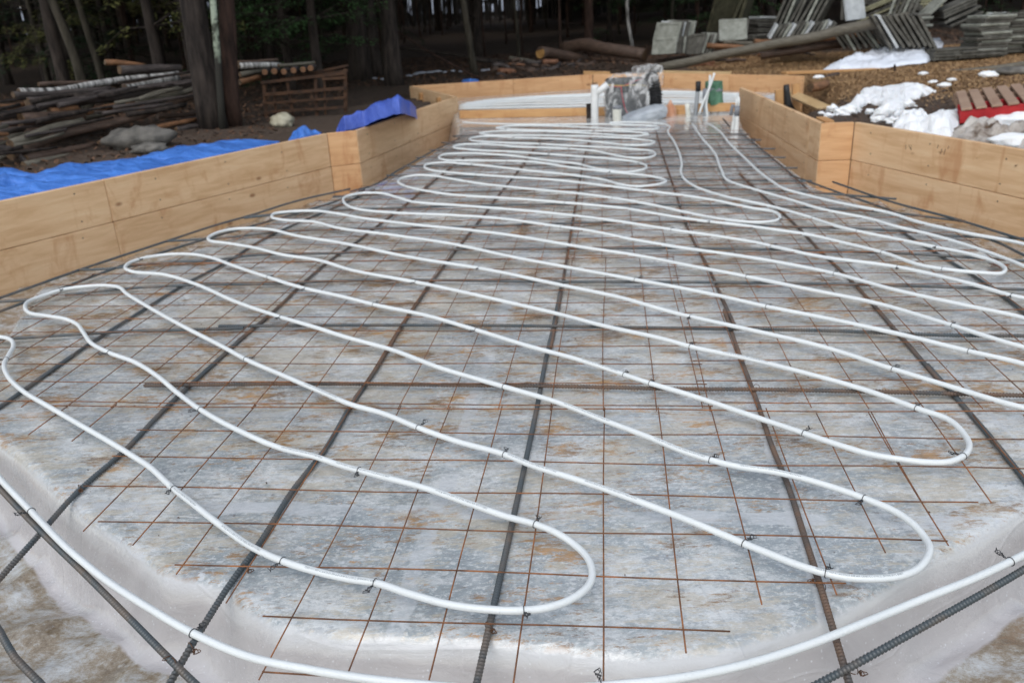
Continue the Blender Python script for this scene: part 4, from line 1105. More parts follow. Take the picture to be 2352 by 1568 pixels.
blob('rock', M['rock'], 2330, 170, (.5, .3, .1), 'flat grey stone under the right end of the grey beam', 'rock', z=0.12, seed=9, rough=.2)
# the wind-blown clear sheet on the chips
loft('plastic_film', M['film'], [(1893, 160, 0.013), (1930, 160, 0.013), (1975, 157, 0.013), (2030, 154, 0.021), (2070, 148, 0.029), (2128, 141, 0.038), (2160, 124, 0.063)],
     [(1890, 158, 0.013), (1932, 148, 0.038), (1962, 127, 0.101), (1985, 131, 0.088), (2006, 117, 0.126), (2034, 104, 0.172), (2046, 109, 0.164), (2092, 93, 0.197), (2108, 97, 0.189), (2158, 86, 0.172), (2166, 98, 0.147)],
     'billowing milky white plastic film lying on the wood chips', 'plastic film', 120, 34, 0.05, 4.0, 0.08, 0.03, 0.02, ter=True)

# ------------------------------------------------------------------ logs, poles and planks
def log(pts, rad_px, mat, label, depth, name='log', group=None, cut=True, taper=0.85, n=12, cutmat=None, cat='log', fat=1.0):
    W = []
    for i, (x, y) in enumerate(pts):
        Y = depth(x, y) if callable(depth) else (depth[0] + (depth[1] - depth[0]) * i / max(1, len(pts) - 1))
        W.append(PY(x, y, Y))
    r = pxsize(W[0], rad_px) * fat
    c = spline(W, 0.12) if len(W) > 2 else [W[0].lerp(W[-1], k / 14) for k in range(15)]
    ctr = sum(c, Vector()) / len(c)
    d = (c[-1] - c[0]); L = d.length; d.normalize()
    rz = math.atan2(d.y, d.x)
    Mi = Matrix.Rotation(-rz, 3, 'Z')
    sd = rnd.uniform(0, 50)
    rr = [r * (1 - (1 - taper) * k / len(c)) * (1 + 0.10 * mnoise.noise(Vector((k * .5 + sd, sd, 0)))) for k in range(len(c))]
    wob = [Vector((0, 0, 0)) if k in (0, len(c) - 1) else Vector((0, mnoise.noise(Vector((k * .22, sd, 1))), mnoise.noise(Vector((k * .22, sd, 7))))) * r * .5 for k in range(len(c))]
    mb = MB(); mb.tube([Mi @ (p - ctr) + wob[k] for k, p in enumerate(c)], rr, n)
    nv = len(mb.v)
    for i in range(nv):
        v = Vector(mb.v[i]); q = mnoise.noise(v * 9 + Vector((sd, 0, 0))) * r * .12
        mb.v[i] = (v.x, v.y + q, v.z + q * .5)
    o = mb.build(name, mat, loc=ctr); o.rotation_euler = (0, 0, rz)
    tag(o, label, cat, group)
    if cut:
        for e in (0, -1):
            p = Mi @ (c[e] - ctr); t = (Mi @ (c[e] - c[1 if e == 0 else -2])).normalized()
            m2 = MB(); m2.tube([p - t * .004, p + t * .006], [rr[e] * .93] * 2, n)
            m2.build('cut_end', cutmat or M['cut'], o)
    return o
def pileY(x, y):
    yb = 390 - 90 * (x - 50) / 400; Yb = 6.75 + 1.75 * (x - 50) / 400
    return Yb + max(-.1, (yb - y)) * 0.0055
G1n = 'logs of the pile left of the pine trunks'
lg = lambda pts, r, m, lab, **k: log(pts, r, M[m], lab, pileY, group=G1n, fat=1.25, **k)
lg([(44, 211), (121, 209), (198, 194), (286, 182), (409, 169)], 6.5, 'birch', 'long white birch pole along the top of the left log pile')
lg([(31, 218), (60, 216), (154, 212), (264, 207)], 6, 'log_dark', 'grey forked pole just below the top birch pole')
lg([(290, 202), (345, 190), (412, 179)], 5.5, 'birch', 'short white birch pole ending at the pine, under the top birch pole')
lg([(66, 240), (154, 229), (264, 223), (330, 210), (457, 190)], 12, 'log_dark', 'thickest dark log spanning the middle of the left pile')
lg([(-30, 270), (0, 266), (66, 252), (154, 234)], 9, 'log_dark', 'dark log entering from the left edge below the thickest log')
lg([(-40, 252), (0, 247), (53, 240)], 5, 'log_orange', 'orange-barked log end poking in at the left edge')
lg([(48, 274), (120, 268), (190, 264)], 12, 'log_brown', 'short stout brown log below the orange split piece')
lg([(114, 257), (145, 251), (178, 249)], 6.5, 'log_orange', 'orange split piece lying on the short stout brown log')
lg([(196, 259), (250, 246), (308, 238)], 5.5, 'log_orange', 'pole with a yellow cut end in the middle of the left pile')
lg([(308, 238), (372, 222), (430, 208), (457, 200)], 6, 'log_grey', 'grey pole running from the yellow-ended pole to the pine')
lg([(26, 358), (70, 338), (110, 320), (220, 292), (330, 264), (400, 238), (462, 215)], 9, 'log_brown', 'long bowed brown log slanting across the front of the left pile')
lg([(24, 331), (110, 300), (150, 288), (190, 278)], 9, 'log_grey', 'grey-brown log just behind the low end of the long bowed log')
lg([(-30, 292), (0, 288), (35, 285)], 5, 'log_orange', 'yellowish log end at the left edge, low in the pile')
lg([(-20, 310), (18, 308)], 4, 'log_orange', 'small yellow stick end at the left edge, below the yellowish log end')
lg([(61, 366), (140, 352), (220, 335)], 8, 'log_brown', 'brown log resting on the ground along the blue tarp')
lg([(228, 330), (300, 312), (373, 290), (450, 275)], 5, 'log_orange', 'orange-brown pole lying behind the large grey boulder')
lg([(55, 380), (120, 368), (187, 357)], 7, 'log_grey', 'grey log on the ground closest to the blue tarp')
lg([(242, 144), (285, 147), (332, 151)], 5, 'log_orange', 'reddish orange-ended log at the very top of the left pile')
lg([(275, 161), (340, 158), (415, 157)], 8, 'log_dark', 'dark log under the reddish one at the top of the pile')
lg([(90, 194), (150, 190), (222, 188)], 4, 'log_brown', 'thin brown pole sticking out behind the top birch pole')
lg([(405, 297), (472, 289)], 5, 'log_dark', 'mossy dark stub on the ground at the foot of the pine')
lg([(-25, 345), (20, 340), (60, 372)], 6, 'log_dark', 'dark crooked branch at the lower left of the pile')
for i in range(28):                                         # thin loose poles over the top
    x = rnd.uniform(-180, 330); yb = 390 - 90 * (x - 50) / 400
    y = yb - rnd.uniform(50, 175); L = rnd.uniform(70, 190); sl_ = rnd.uniform(-.26, -.08)
    log([(x, y), (x + L * .5, y + L * sl_ * .5 + rnd.uniform(-5, 5)), (min(x + L, 455), y + L * sl_)], rnd.uniform(3, 6), rnd.choice([M['log_dark'], M['log_grey'], M['bark'], M['log_dark']]), 'thin dark or grey pole lying loose among the larger logs of the left pile', lambda a, b: pileY(a, b) - 0.10, group='thin poles of the left log pile', cut=False, n=8)
for i in range(56):                                         # lower layers, seen only between the others
    x = rnd.uniform(-220, 400); yb = 390 - 90 * (x - 50) / 400
    y = yb - rnd.uniform(15, 150); L = rnd.uniform(60, 170); s = rnd.uniform(-.28, -.10)
    log([(x, y), (x + L * .5, y + L * s * .5 + rnd.uniform(-4, 4)), (min(x + L, 470), y + L * s)], rnd.uniform(4, 8), rnd.choice([M['log_dark'], M['log_dark'], M['log_brown'], M['log_grey'], M['bark']]), 'dark wet log buried in the lower layers of the left log pile', lambda a, b: pileY(a, b) + 0.35, group='buried logs of the left pile', cut=(i % 3 == 0))
G2n = 'poles of the pile right of the pine trunks'
l2 = lambda pts, r, m, lab, Y=10.0: log(pts, r, M[m], lab, (Y, Y + .3), group=G2n)
l2([(549, 152), (600, 150), (644, 150)], 6.5, 'birch', 'white birch pole right of the pine trunks')
l2([(549, 144), (590, 142), (637, 138)], 4.5, 'log_brown', 'brown pole on top of the pile right of the pine trunks', 10.3)
l2([(640, 151), (680, 148), (722, 144)], 4, 'log_grey', 'thin grey pole reaching right toward the wooden rack')
l2([(552, 172), (590, 166), (615, 162)], 6, 'log_grey', 'blue-grey pole under the white birch pole right of the pine')
l2([(550, 189), (575, 184), (596, 178)], 7, 'log_orange', 'orange-ended log lowest in the pile right of the pine', 9.8)
for i, (x, y) in enumerate([(608, 166), (630, 164), (652, 165), (674, 162), (696, 160), (713, 157)]):
    log([(x, y), (x + 9, y - 5)], 7, M['log_dark'], 'log seen end-on with an orange cut face in the row left of the wooden rack', (9.7, 11.2), group='logs seen end-on beside the rack', cutmat=M['log_orange'])
# felled logs and slash behind the far form wall
log([(1241, 122), (1290, 128), (1345, 137)], 13, M['log_brown'], 'felled log with a yellow sawn end facing left, behind the far form wall', (14.8, 15.6), cutmat=M['cut_fresh'])
log([(1298, 109), (1340, 107), (1400, 113), (1482, 127)], 15, M['log_brown'], 'long felled log with a dark yellow sawn end facing right, on top of the others', (15.8, 14.6))
log([(1140, 156), (1200, 152), (1260, 150)], 13, M['log_brown'], 'reddish brown log low on the left of the felled logs', (14.6, 14.9))
log([(1085, 137), (1160, 147), (1290, 152)], 3.5, M['bark'], 'thin dark fallen trunk behind the grey tree', (15.5, 16.5), cut=False)
log([(1170, 134), (1205, 137), (1240, 146)], 5, M['log_grey'], 'short grey log behind the left felled log', (16, 16))
log([(885, 55), (960, 104), (1040, 150), (1120, 190)], 1.9, M['bark_red'], 'bare reddish sapling leaning down to the right left of the grey tree', (15.5, 13.6), cut=False, taper=1.3)
log([(900, 108), (1000, 120), (1100, 134), (1200, 146)], 3.2, M['bark'], 'dark fallen pole crossing behind the leaning sapling', (17, 16), cut=False)
log([(480, 78), (700, 96), (900, 110)], 1.6, M['bark'], 'thin dead branch hanging across in front of the green boughs', (12, 14), cut=False)
sl = []
for i in range(46):
    x = rnd.uniform(1120, 1500); y = rnd.uniform(140, 176); L = rnd.uniform(14, 46); a = rnd.uniform(-.9, .7)
    log([(x, y), (x + L * .5, y + rnd.uniform(-4, 4)), (x + L, y + L * a * .5)], rnd.uniform(2, 6.5), rnd.choice([M['log_brown'], M['log_red'], M['log_dark'], M['log_red'], M['log_brown']]), 'broken branch or bark slab in the brushy debris heap behind the far form wall', lambda a_, b_: 14.0 + (176 - b_) * .02, name='broken_branch', group='brushy debris behind the far form wall', cut=False, n=7, cat='branch')
for i in range(30):
    x = rnd.uniform(1610, 2010); yb = 150 - (x - 1560) * .12; y = yb - rnd.uniform(-6, 24); L = rnd.uniform(12, 46)
    log([(x, y), (x + L, y + rnd.uniform(-9, 7))], rnd.uniform(1.5, 5), rnd.choice([M['log_brown'], M['log_dark'], M['log_red'], M['bark']]), 'bark or branch scrap under the long grey pole', lambda a_, b_: 13.4 + (150 - b_) * .02, name='broken_branch', group='bark scraps under the long grey pole', cut=False, n=6, cat='branch')
log([(1500, 160), (1558, 146), (1700, 118), (1850, 88), (1980, 62), (2085, 41)], 9, M['log_grey'], 'long grey pole slanting up to the right across the tile stacks', (13.2, 12.0), taper=1.25)
log([(1748, 130), (1850, 112), (1950, 99), (2012, 91)], 8, M['log_brown'], 'brown peeled log below the long grey pole', (13.2, 12.7), taper=1.1)
log([(1560, 150), (1600, 146), (1640, 144)], 9, M['log_red'], 'flat reddish bark log below the left tile stack', (13.6, 13.6), cut=False)
log([(1624, 105), (1680, 109), (1745, 111)], 6, M['log_orange'], 'orange peeled pole between the left tile stack and the long grey pole', (14.2, 14))
log([(1732, 96), (1800, 97), (1870, 92), (1982, 80)], 6.5, M['log_orange'], 'orange peeled log running behind the foot of the big right pine', (14.3, 14.4))
log([(1660, 98), (1735, 99)], 5, M['log_grey'], 'short grey pole in front of the pale square tile', (14.6, 14.6))
log([(1420, 176), (1480, 160), (1530, 150)], 6, M['log_dark'], 'dark rotten log behind the wrapped panel', (13.4, 13.6))
log([(1862, 201), (1882, 197), (1897, 193)], 11, M['log_orange'], 'short sawn log chunk on the chips right of the far form wall', (10.0, 10.2))
log([(1884, 186), (1905, 179), (1925, 172)], 7, M['log_brown'], 'short bark-covered log just above the sawn chunk', (10.9, 11))
log([(2162, 172), (2220, 165), (2290, 156), (2380, 146)], 8, M['log_grey'], 'weathered grey beam lying on the chips above the pallet', (10.6, 10.2), cut=False)
log([(2153, 216), (2175, 209), (2200, 203), (2222, 197)], 3.5, M['black'], 'black hose lying between the large snow patch and the pallet', (8.7, 9.3), name='hose', cut=False, cat='hose')
def plank(p0, p1, w_, t_, mat, label, d, name='plank', cat='plank', tilt=0.0):
    a = PY(p0[0], p0[1], d[0]); b = PY(p1[0], p1[1], d[1])
    L = (b - a).length; q = (b - a).to_track_quat('X', 'Z')
    bm = bmesh.new(); bmesh.ops.create_cube(bm, size=1); bmesh.ops.scale(bm, vec=(L, w_, t_), verts=bm.verts); bmesh.ops.bevel(bm, geom=bm.edges, offset=.003, segments=1, affect='EDGES')
    me = bpy.data.meshes.new(name); bm.to_mesh(me); bm.free(); me.materials.append(mat)
    o = bpy.data.objects.new(name, me); col.objects.link(o); o.location = (a + b) / 2
    o.rotation_mode = 'QUATERNION'; o.rotation_quaternion = q @ Matrix.Rotation(tilt, 3, 'X').to_quaternion()
    return tag(o, label, cat)
plank((1800, 168), (2114, 157), .14, .035, M['wood_orange'], 'long orange-brown plank lying on the chips below the milky film', (11.3, 11.6))
plank((1520, 166), (1680, 169), .12, .04, M['wood_pale'], 'pale plank lying right behind the far form wall', (12.6, 12.3))
plank((1340, 168), (1400, 169), .12, .05, M['wood_orange'], 'short orange block on the ground behind the far form wall joint', (12.7, 12.7))
plank((1814, 214), (1927, 264), .10, .035, M['wood_pale'], 'pale diagonal brace board from the far form wall down to the dirt', (10.2, 8.4), tilt=.5)
plank((1888, 262), (1922, 250), .09, .04, M['wood_orange'], 'short orange offcut on top of the diagonal brace board', (8.6, 8.8))
plank((1789, 206), (1791, 258), .05, .09, M['wood_orange'], 'upright orange stud just left of the black boot on the far form wall', (9.75, 9.75), cat='stud', name='stud')
plank((1828, 192), (1829, 262), .05, .09, M['wood_orange'], 'upright orange stud right of the black boot on the far form wall', (10.0, 10.0), cat='stud', name='stud')
plank((1905, 282), (1885, 272), .08, .03, M['wood_orange'], 'small curled offcut lying behind the knotty corner panel', (6.9, 7.1))
plank((2055, 148), (2055, 174), .02, .02, M['bark_red'], 'thin rusty stake standing in the chips before the milky film', (11.0, 11.0), 'stake', 'stake')
mb = MB(); p0 = PY(1806, 195, 9.72)
mb.tube([p0, p0 + Vector((0.01, 0, -.08)), p0 + Vector((.03, 0, -.2)), p0 + Vector((.07, 0, -.30))], [.03, .035, .045, .06], 10)
tag(rebase(mb.build('rubber_boot', M['black'])), 'tall black rubber flap hanging on the far form wall between two studs', 'rubber flap')

# pallet
def pallet():
    base = PT(2207, 288, 0.0)
    r = empty('pallet', base, 'wooden pallet with brown deck boards and bright red side, on the melting snow', 'pallet')
    rot = Matrix.Rotation(R(-25), 3, 'Z') @ Matrix.Rotation(R(-7.5), 3, 'Y') @ Matrix.Rotation(R(1.0), 3, 'X')
    def part(nm, c, s, m):
        bm = bmesh.new(); bmesh.ops.create_cube(bm, size=1); bmesh.ops.scale(bm, vec=s, verts=bm.verts); bmesh.ops.bevel(bm, geom=bm.edges, offset=.003, segments=1, affect='EDGES')
        me = bpy.data.meshes.new(nm); bm.to_mesh(me); bm.free(); me.materials.append(m)
        o = bpy.data.objects.new(nm, me); col.objects.link(o); o.parent = r
        o.location = rot @ Vector(c); o.rotation_euler = rot.to_euler()
    for k in range(11): part('deck_board', (0.04 + k * 0.103 + 0.005 * math.sin(k * 5), 0.52, 0.122), (0.074, 1.10, 0.017), M['pallet_wood'])
    for k, y in enumerate((0.0, 0.35, 0.70, 1.05)): part('stringer', (0.54, y, 0.064), (1.10, 0.038, 0.095), M['red'] if k in (0, 1) else M['pallet_wood'])
    for k in range(3): part('bottom_board', (0.10 + k * 0.44, 0.52, 0.008), (0.09, 1.06, 0.016), M['pallet_wood'])
pallet()

# ------------------------------------------------------------------ weathered roof tiles
def tile_mesh(w_, l_, t_):
    bm = bmesh.new(); bmesh.ops.create_cube(bm, size=1)
    bmesh.ops.scale(bm, vec=(w_, t_, l_), verts=bm.verts)
    bmesh.ops.bevel(bm, geom=bm.edges, offset=.004, segments=1, affect='EDGES')
    for s in (-1, 1):                                       # raised side lips and head lug
        q = bmesh.ops.create_cube(bm, size=1); vv = q['verts']
        bmesh.ops.scale(bm, vec=(.028, .012, l_ * .96), verts=vv); bmesh.ops.translate(bm, vec=(s * (w_ / 2 - .018), -t_ / 2 - .004, 0), verts=vv)
    q = bmesh.ops.create_cube(bm, size=1); vv = q['verts']
    bmesh.ops.scale(bm, vec=(w_ * .8, .012, .03), verts=vv); bmesh.ops.translate(bm, vec=(0, -t_ / 2 - .004, l_ / 2 - .03), verts=vv)
    me = bpy.data.meshes.new('roof_tile'); bm.to_mesh(me); bm.free(); return me
TM = {}
def tiles(px, py, Y, n, kind, yaw, lean, step, mats, label, w_=.36, l_=.44, t_=.026, jit=.022, up=0.0):
    o0 = PY(px, py, Y)
    Rz = Matrix.Rotation(R(yaw), 3, 'Z')
    for i in range(n):
        m = mats[i % len(mats)] if isinstance(mats, list) else mats
        key = (w_, l_, t_, m)
        if key not in TM: TM[key] = tile_mesh(w_, l_, t_); TM[key].materials.append(M[m])
        o = bpy.data.objects.new('roof_tile', TM[key]); col.objects.link(o)
        if kind == 'stand':
            loc = Rz @ Vector((rnd.uniform(-jit, jit), step * i, l_ / 2 * math.cos(R(lean)) + up + rnd.uniform(0, jit)))
            rot = Rz @ Matrix.Rotation(R(lean + rnd.uniform(-4, 4)), 3, 'X') @ Matrix.Rotation(R(rnd.uniform(-4, 4)), 3, 'Y')
        else:
            loc = Vector((rnd.uniform(-jit, jit) * 2, rnd.uniform(-jit, jit), step * i + up)) + Rz @ Vector((0, 0, 0))
            rot = Rz @ Matrix.Rotation(R(lean), 3, 'Y') @ Matrix.Rotation(R(90 + rnd.uniform(-1.5, 1.5)), 3, 'X') @ Matrix.Rotation(R(rnd.uniform(-3, 3)), 3, 'Y')
            if lean: loc = loc + Rz @ Vector((math.sin(R(lean)) * step * i, 0, 0))
        o.location = o0 + loc; o.rotation_euler = rot.to_euler()
        tag(o, label if isinstance(label, str) else label[min(i, len(label) - 1)], 'roof tile', 'weathered roof tiles stacked at the right')
TG = ['tile', 'tile', 'tile_pale']
tiles(1528, 126, 14.3, 9, 'stand', -42, -14, .062, ['tile_pale', 'tile', 'tile', 'tile'], ['pale square tile facing the camera, lower front of the left tile row', 'grey tile in the lower leaning row, left of the big right pine'], w_=.44, l_=.26)
tiles(1530, 98, 14.4, 8, 'stand', -42, -20, .066, ['tile_pale', 'tile', 'tile', 'tile_white', 'tile', 'tile', 'tile_pale'], ['pale square tile facing the camera, upper front of the left tile row', 'grey tile in the upper leaning row, left of the big right pine'], w_=.46, l_=.32)
tiles(1598, 128, 14.3, 5, 'stand', -60, -24, .07, ['tile', 'tile_pale'], 'tile in the short slumped row right of the left tile row', w_=.34, l_=.34)
tiles(1683, 94, 15.0, 3, 'stand', -14, -38, .05, ['tile_pale', 'tile', 'tile'], ['pale square tile lying tilted below the big mossy slab', 'dark tile under the pale tilted tile below the mossy slab'], w_=.46, l_=.42)
tiles(1672, 72, 16.0, 1, 'stand', 20, 24, .05, 'tile_mossy', 'big mossy olive slab leaning behind the pale tilted tile', w_=.62, l_=.95, t_=.06)
tiles(1712, 66, 16.2, 2, 'stand', 62, 20, .09, 'tile_mossy', 'dark mossy slab leaning edge-on right of the big olive slab', w_=.6, l_=.72, t_=.05)
tiles(1765, 72, 15.6, 6, 'flat', 8, 3, .045, ['tile', 'tile', 'tile', 'tile', 'tile', 'tile_white'], 'tile in the low flat stack left of the big right pine', w_=.62, l_=.5)
tiles(1746, 98, 15.0, 4, 'flat', 20, 0, .04, 'tile', 'dark tile in the low stack behind the orange peeled logs', w_=.5, l_=.4)
tiles(1885, 78, 13.2, 9, 'stand', 58, 24, .075, ['tile', 'tile', 'tile_pale', 'tile'], 'tile in the tall row leaning against the big right pine', w_=.4, l_=.58)
tiles(1955, 48, 13.0, 2, 'stand', 22, -10, .05, ['tile_white', 'tile'], ['bluish white tile standing upright facing the camera', 'grey tile behind the upright bluish white one'], w_=.36, l_=.5)
tiles(2025, 42, 13.6, 6, 'flat', -24, -22, .045, ['tile_yellow', 'tile', 'tile_yellow', 'tile', 'tile_yellow', 'tile_yellow'], 'yellowish tile in the slumped fan right of the upright white tile', w_=.7, l_=.42)
tiles(2050, 24, 14.2, 5, 'flat', 14, 18, .04, 'tile', 'grey tile in the flat slanting stack behind the yellowish fan', w_=.8, l_=.42)
tiles(2015, 10, 14.6, 4, 'flat', -10, -8, .05, 'tile_yellow', 'yellow-green tile at the top edge behind the yellowish fan', w_=.55, l_=.42)
tiles(1905, 82, 12.9, 14, 'stand', 78, 30, .062, ['tile', 'tile_white', 'tile_pale', 'tile'], 'tile in the jagged white-edged row just above the long grey pole', w_=.34, l_=.22)
tiles(2086, 88, 12.6, 10, 'flat', 4, 0, .034, TG, 'tile in the flat stack left of the diagonal white-faced row', w_=.36, l_=.42)
tiles(2098, 48, 13.0, 6, 'stand', 66, 16, .062, ['tile', 'tile', 'tile_pale'], 'tile in the upright row above the diagonal white-faced row', w_=.34, l_=.40)
tiles(2140, 40, 12.9, 1, 'stand', 90, 52, .05, 'tile_pale', 'single tile leaning diagonally against the upright row', w_=.34, l_=.46)
tiles(2200, 44, 12.9, 6, 'flat', -6, -22, .040, 'tile', 'tile in the tilted flat stack right of the upright row', w_=.46, l_=.42)
tiles(2118, 110, 12.0, 9, 'stand', 74, -36, .070, ['tile', 'tile', 'tile', 'tile', 'tile', 'tile', 'tile', 'tile_white', 'tile'], 'tile in the diagonal leaning row with one broad white face', w_=.42, l_=.52)
tiles(2010, 112, 12.5, 8, 'stand', 66, -38, .075, ['tile', 'tile_pale', 'tile', 'tile'], 'tile in the low leaning row between the pole and the milky film', w_=.36, l_=.40)
tiles(2232, 128, 11.8, 4, 'flat', 3, 0, .034, 'tile', 'tile in the low course under the diagonal leaning row', w_=.62, l_=.42)
tiles(2166, 132, 11.8, 4, 'flat', 3, 0, .034, 'tile', 'tile in the low course behind the milky film', w_=.55, l_=.42)
tiles(2258, 124, 11.8, 15, 'flat', 6, 0, .034, TG, 'tile in the tall flat stack right of the diagonal row', w_=.42, l_=.42)
tiles(2320, 116, 11.9, 14, 'flat', -5, 0, .036, TG, 'tile in the rightmost tall flat stack', w_=.44, l_=.42)
tiles(2375, 118, 11.8, 16, 'flat', 3, 0, .034, TG, 'tile in the flat stack cut by the right edge of the picture', w_=.42, l_=.42)
tiles(2080, 16, 14.4, 5, 'flat', 2, 0, .04, TG, 'tile in the small flat stack at the top edge above the long grey pole', w_=.36, l_=.4)
tiles(2130, 14, 14.4, 4, 'flat', -3, 0, .04, 'tile_yellow', 'brownish tile in the small flat stack at the top edge above the upright row', w_=.36, l_=.4)
tiles(2300, 62, 12.6, 3, 'stand', 30, -30, .05, ['tile_pale', 'tile_white'], 'pale tile lying loose on top of the rightmost stacks', w_=.36, l_=.2)

# ------------------------------------------------------------------ wooden rack beside the pine
r = empty('wooden_rack', PY(700, 272, 9.7), 'rusty brown open wooden rack of crossed bars in the shade right of the pine trunks', 'rack')
def bar(a, b, wpx, Y0=9.7, Y1=9.7):
    p, q = PY(a[0], a[1], Y0) - r.location, PY(b[0], b[1], Y1) - r.location
    t = pxsize(PY(a[0], a[1], Y0), wpx)
    mb = MB(); d = q - p
    mb.box((p + q) / 2, (d.length, t, t), d.to_track_quat('X', 'Z').to_matrix()); return mb
for a, b, wp in [((607, 195), (612, 272), 7), ((630, 200), (634, 272), 5), ((660, 190), (674, 268), 6), ((725, 175), (728, 266), 7), ((745, 180), (748, 264), 5), ((793, 158), (794, 258), 8)]:
    bar(a, b, wp).build('upright', M['rack'], r)
for a, b, wp in [((600, 190), (796, 168), 6), ((604, 218), (796, 202), 7), ((604, 238), (796, 224), 5), ((610, 258), (794, 246), 6), ((740, 182), (796, 178), 6)]:
    bar(a, b, wp, 9.66, 9.66).build('rail', M['rack'], r)
for a, b, wp in [((616, 190), (800, 150), 5), ((690, 176), (800, 162), 5)]: bar(a, b, wp, 10.3, 10.3).build('rail', M['rack'], r)

# ------------------------------------------------------------------ utilities at the far end of the slab
Yu = 9.05
def pipe(px, rpx, mat, label, Y=Yu, name='pipe', cat='pipe', cap=None, n=14, down=0.0):
    W = [PY(x, y, Y if not hasattr(Y, '__len__') else Y[i]) for i, (x, y) in enumerate(px)]
    rr = pxsize(W[0], rpx); c = spline(W, .03) if len(W) > 2 else W
    ctr = W[0].copy()
    mb = MB(); mb.tube([p - ctr for p in c], rr, n)
    o = mb.build(name, mat, loc=ctr); tag(o, label, cat)
    if cap:
        e = c[-1] - ctr; m2 = MB(); m2.tube([e - Vector((0, 0, cap[1])), e + Vector((0, 0, .012))], rr * 1.25, n); m2.build('cap', cap[0], o)
    return o
p = pipe([(1366, 286), (1366, 240), (1366, 195)], 8.5, M['white_pvc'], 'white plastic drain pipe standing left of the wrapped panel, its open top cut square', 8.9, 'drain_pipe')
bm_ = MB(); a = PY(1370, 214, 8.9) - p.location; b = PY(1396, 194, 8.9) - p.location; bm_.tube([a, b], pxsize(PY(1366, 286, 8.9), 7.5), 14); bm_.build('branch', M['white_pvc'], p)
m_ = MB(); e = PY(1366, 192, 8.9) - p.location; m_.tube([e, e + Vector((0, 0, .004))], pxsize(PY(1366, 286, 8.9), 6.5), 14); m_.build('opening', M['black'], p)
plank((1352, 238), (1353, 284), .03, .05, M['bark'], 'dark upright steel post left of the white drain pipe', (9.0, 9.0), 'post', 'post')
# wrapped electrical panel
c0 = PY(1440, 277, 9.0)
wpan = empty('electrical_panel', c0, 'grey electrical panel wrapped in clinging clear plastic at the far end of the slab', 'electrical panel')
def pbox(nm, x0, y0, x1, y1, Y, dep, mat, bev=.012):
    a = PY(x0, y1, Y) - c0; b = PY(x1, y0, Y) - c0
    bm = bmesh.new(); bmesh.ops.create_cube(bm, size=1)
    bmesh.ops.scale(bm, vec=(abs(b.x - a.x), dep, abs(b.z - a.z)), verts=bm.verts); bmesh.ops.bevel(bm, geom=bm.edges, offset=bev, segments=2, affect='EDGES')
    me = bpy.data.meshes.new(nm); bm.to_mesh(me); bm.free(); me.materials.append(mat)
    o = bpy.data.objects.new(nm, me); col.objects.link(o); o.parent = wpan; o.location = ((a.x + b.x) / 2, a.y + dep / 2, (a.z + b.z) / 2); return o
pbox('cabinet', 1394, 178, 1488, 276, 9.0, .16, M['panel'])
pbox('crossbar', 1394, 206, 1492, 214, 8.985, .02, M['black'], .003)
for nm, pts, mt in [('cable', [(1393, 195), (1425, 197), (1470, 196), (1500, 200)], 'yellow_wire'), ('cable', [(1400, 199), (1430, 198), (1460, 186), (1478, 180)], 'red_wire'), ('cable', [(1426, 198), (1430, 225), (1436, 250), (1442, 262)], 'red_wire')]:
    mb = MB(); mb.tube(spline([PY(x, y, 8.965) - c0 for x, y in pts], .03), .0045, 6); mb.build(nm, M[mt], wpan)
def crumple(name, parent, c, sz, mat, seed, amp=.12, freq=5.0, sub=4):
    bm = bmesh.new(); bmesh.ops.create_icosphere(bm, subdivisions=sub, radius=1)
    for v in bm.verts:
        d = v.co.copy(); d = Vector([math.copysign(abs(q) ** .55, q) for q in d])
        n = abs(mnoise.noise(Vector((d.x * freq + seed, d.y * freq, d.z * freq * .45)))) + .5 * abs(mnoise.noise(d * freq * 2.3 + Vector((seed, 2, 1))))
        d *= 1 - amp * n * 1.6 + amp * .5
        v.co = Vector((d.x * sz[0] / 2, d.y * sz[1] / 2, d.z * sz[2] / 2))
    me = bpy.data.meshes.new(name); bm.to_mesh(me); bm.free()
    for f in me.polygons: f.use_smooth = False
    me.materials.append(mat)
    o = bpy.data.objects.new(name, me); col.objects.link(o)
    if parent: o.parent = parent; o.location = c - parent.location
    else: o.location = c
    return o
crumple('plastic_wrap', wpan, PY(1443, 226, 9.05), (.50, .30, .50), M['clear'], 1, .10, 4.5, 5)
# corrugated black conduit with its own wrapped top
cc0 = PY(1505, 262, 9.0)
pts = []; rr = []
for k in range(64):
    t = k / 63; y = 262 - 96 * t; x = 1506 - 14 * max(0, t - .45) ** 1.2 * 1.6
    pts.append(PY(x, y, 8.94) - cc0); rr.append(.072 if k % 4 < 2 else .058)
mb = MB(); mb.tube(pts, rr, 16, smooth=False)
o = mb.build('corrugated_pipe', M['black'], loc=cc0); tag(o, 'thick black corrugated pipe rising beside the wrapped panel, its top bagged in clear plastic', 'pipe')
crumple('plastic_bag', o, PY(1494, 176, 8.98), (.25, .22, .24), M['clear'], 4, .16, 4.0, 5)
crumple('plastic_bag', o, PY(1470, 168, 8.98), (.17, .16, .14), M['clear'], 6, .2, 4.0, 4)
o = crumple('plastic_bag', None, PY(1479, 268, 8.7), (.46, .28, .15), M['grey_bag'], 3, .10, 2.2); o.rotation_euler = (0, R(-14), .2); tag(o, 'grey-blue plastic bag slumped in front of the corrugated pipe', 'bag')
o = pipe([(1418, 284), (1417, 262), (1417, 243)], 10, M['cream'], 'short fat cream pipe stub in front of the wrapped panel', 8.7, 'pipe_stub', cap=None)
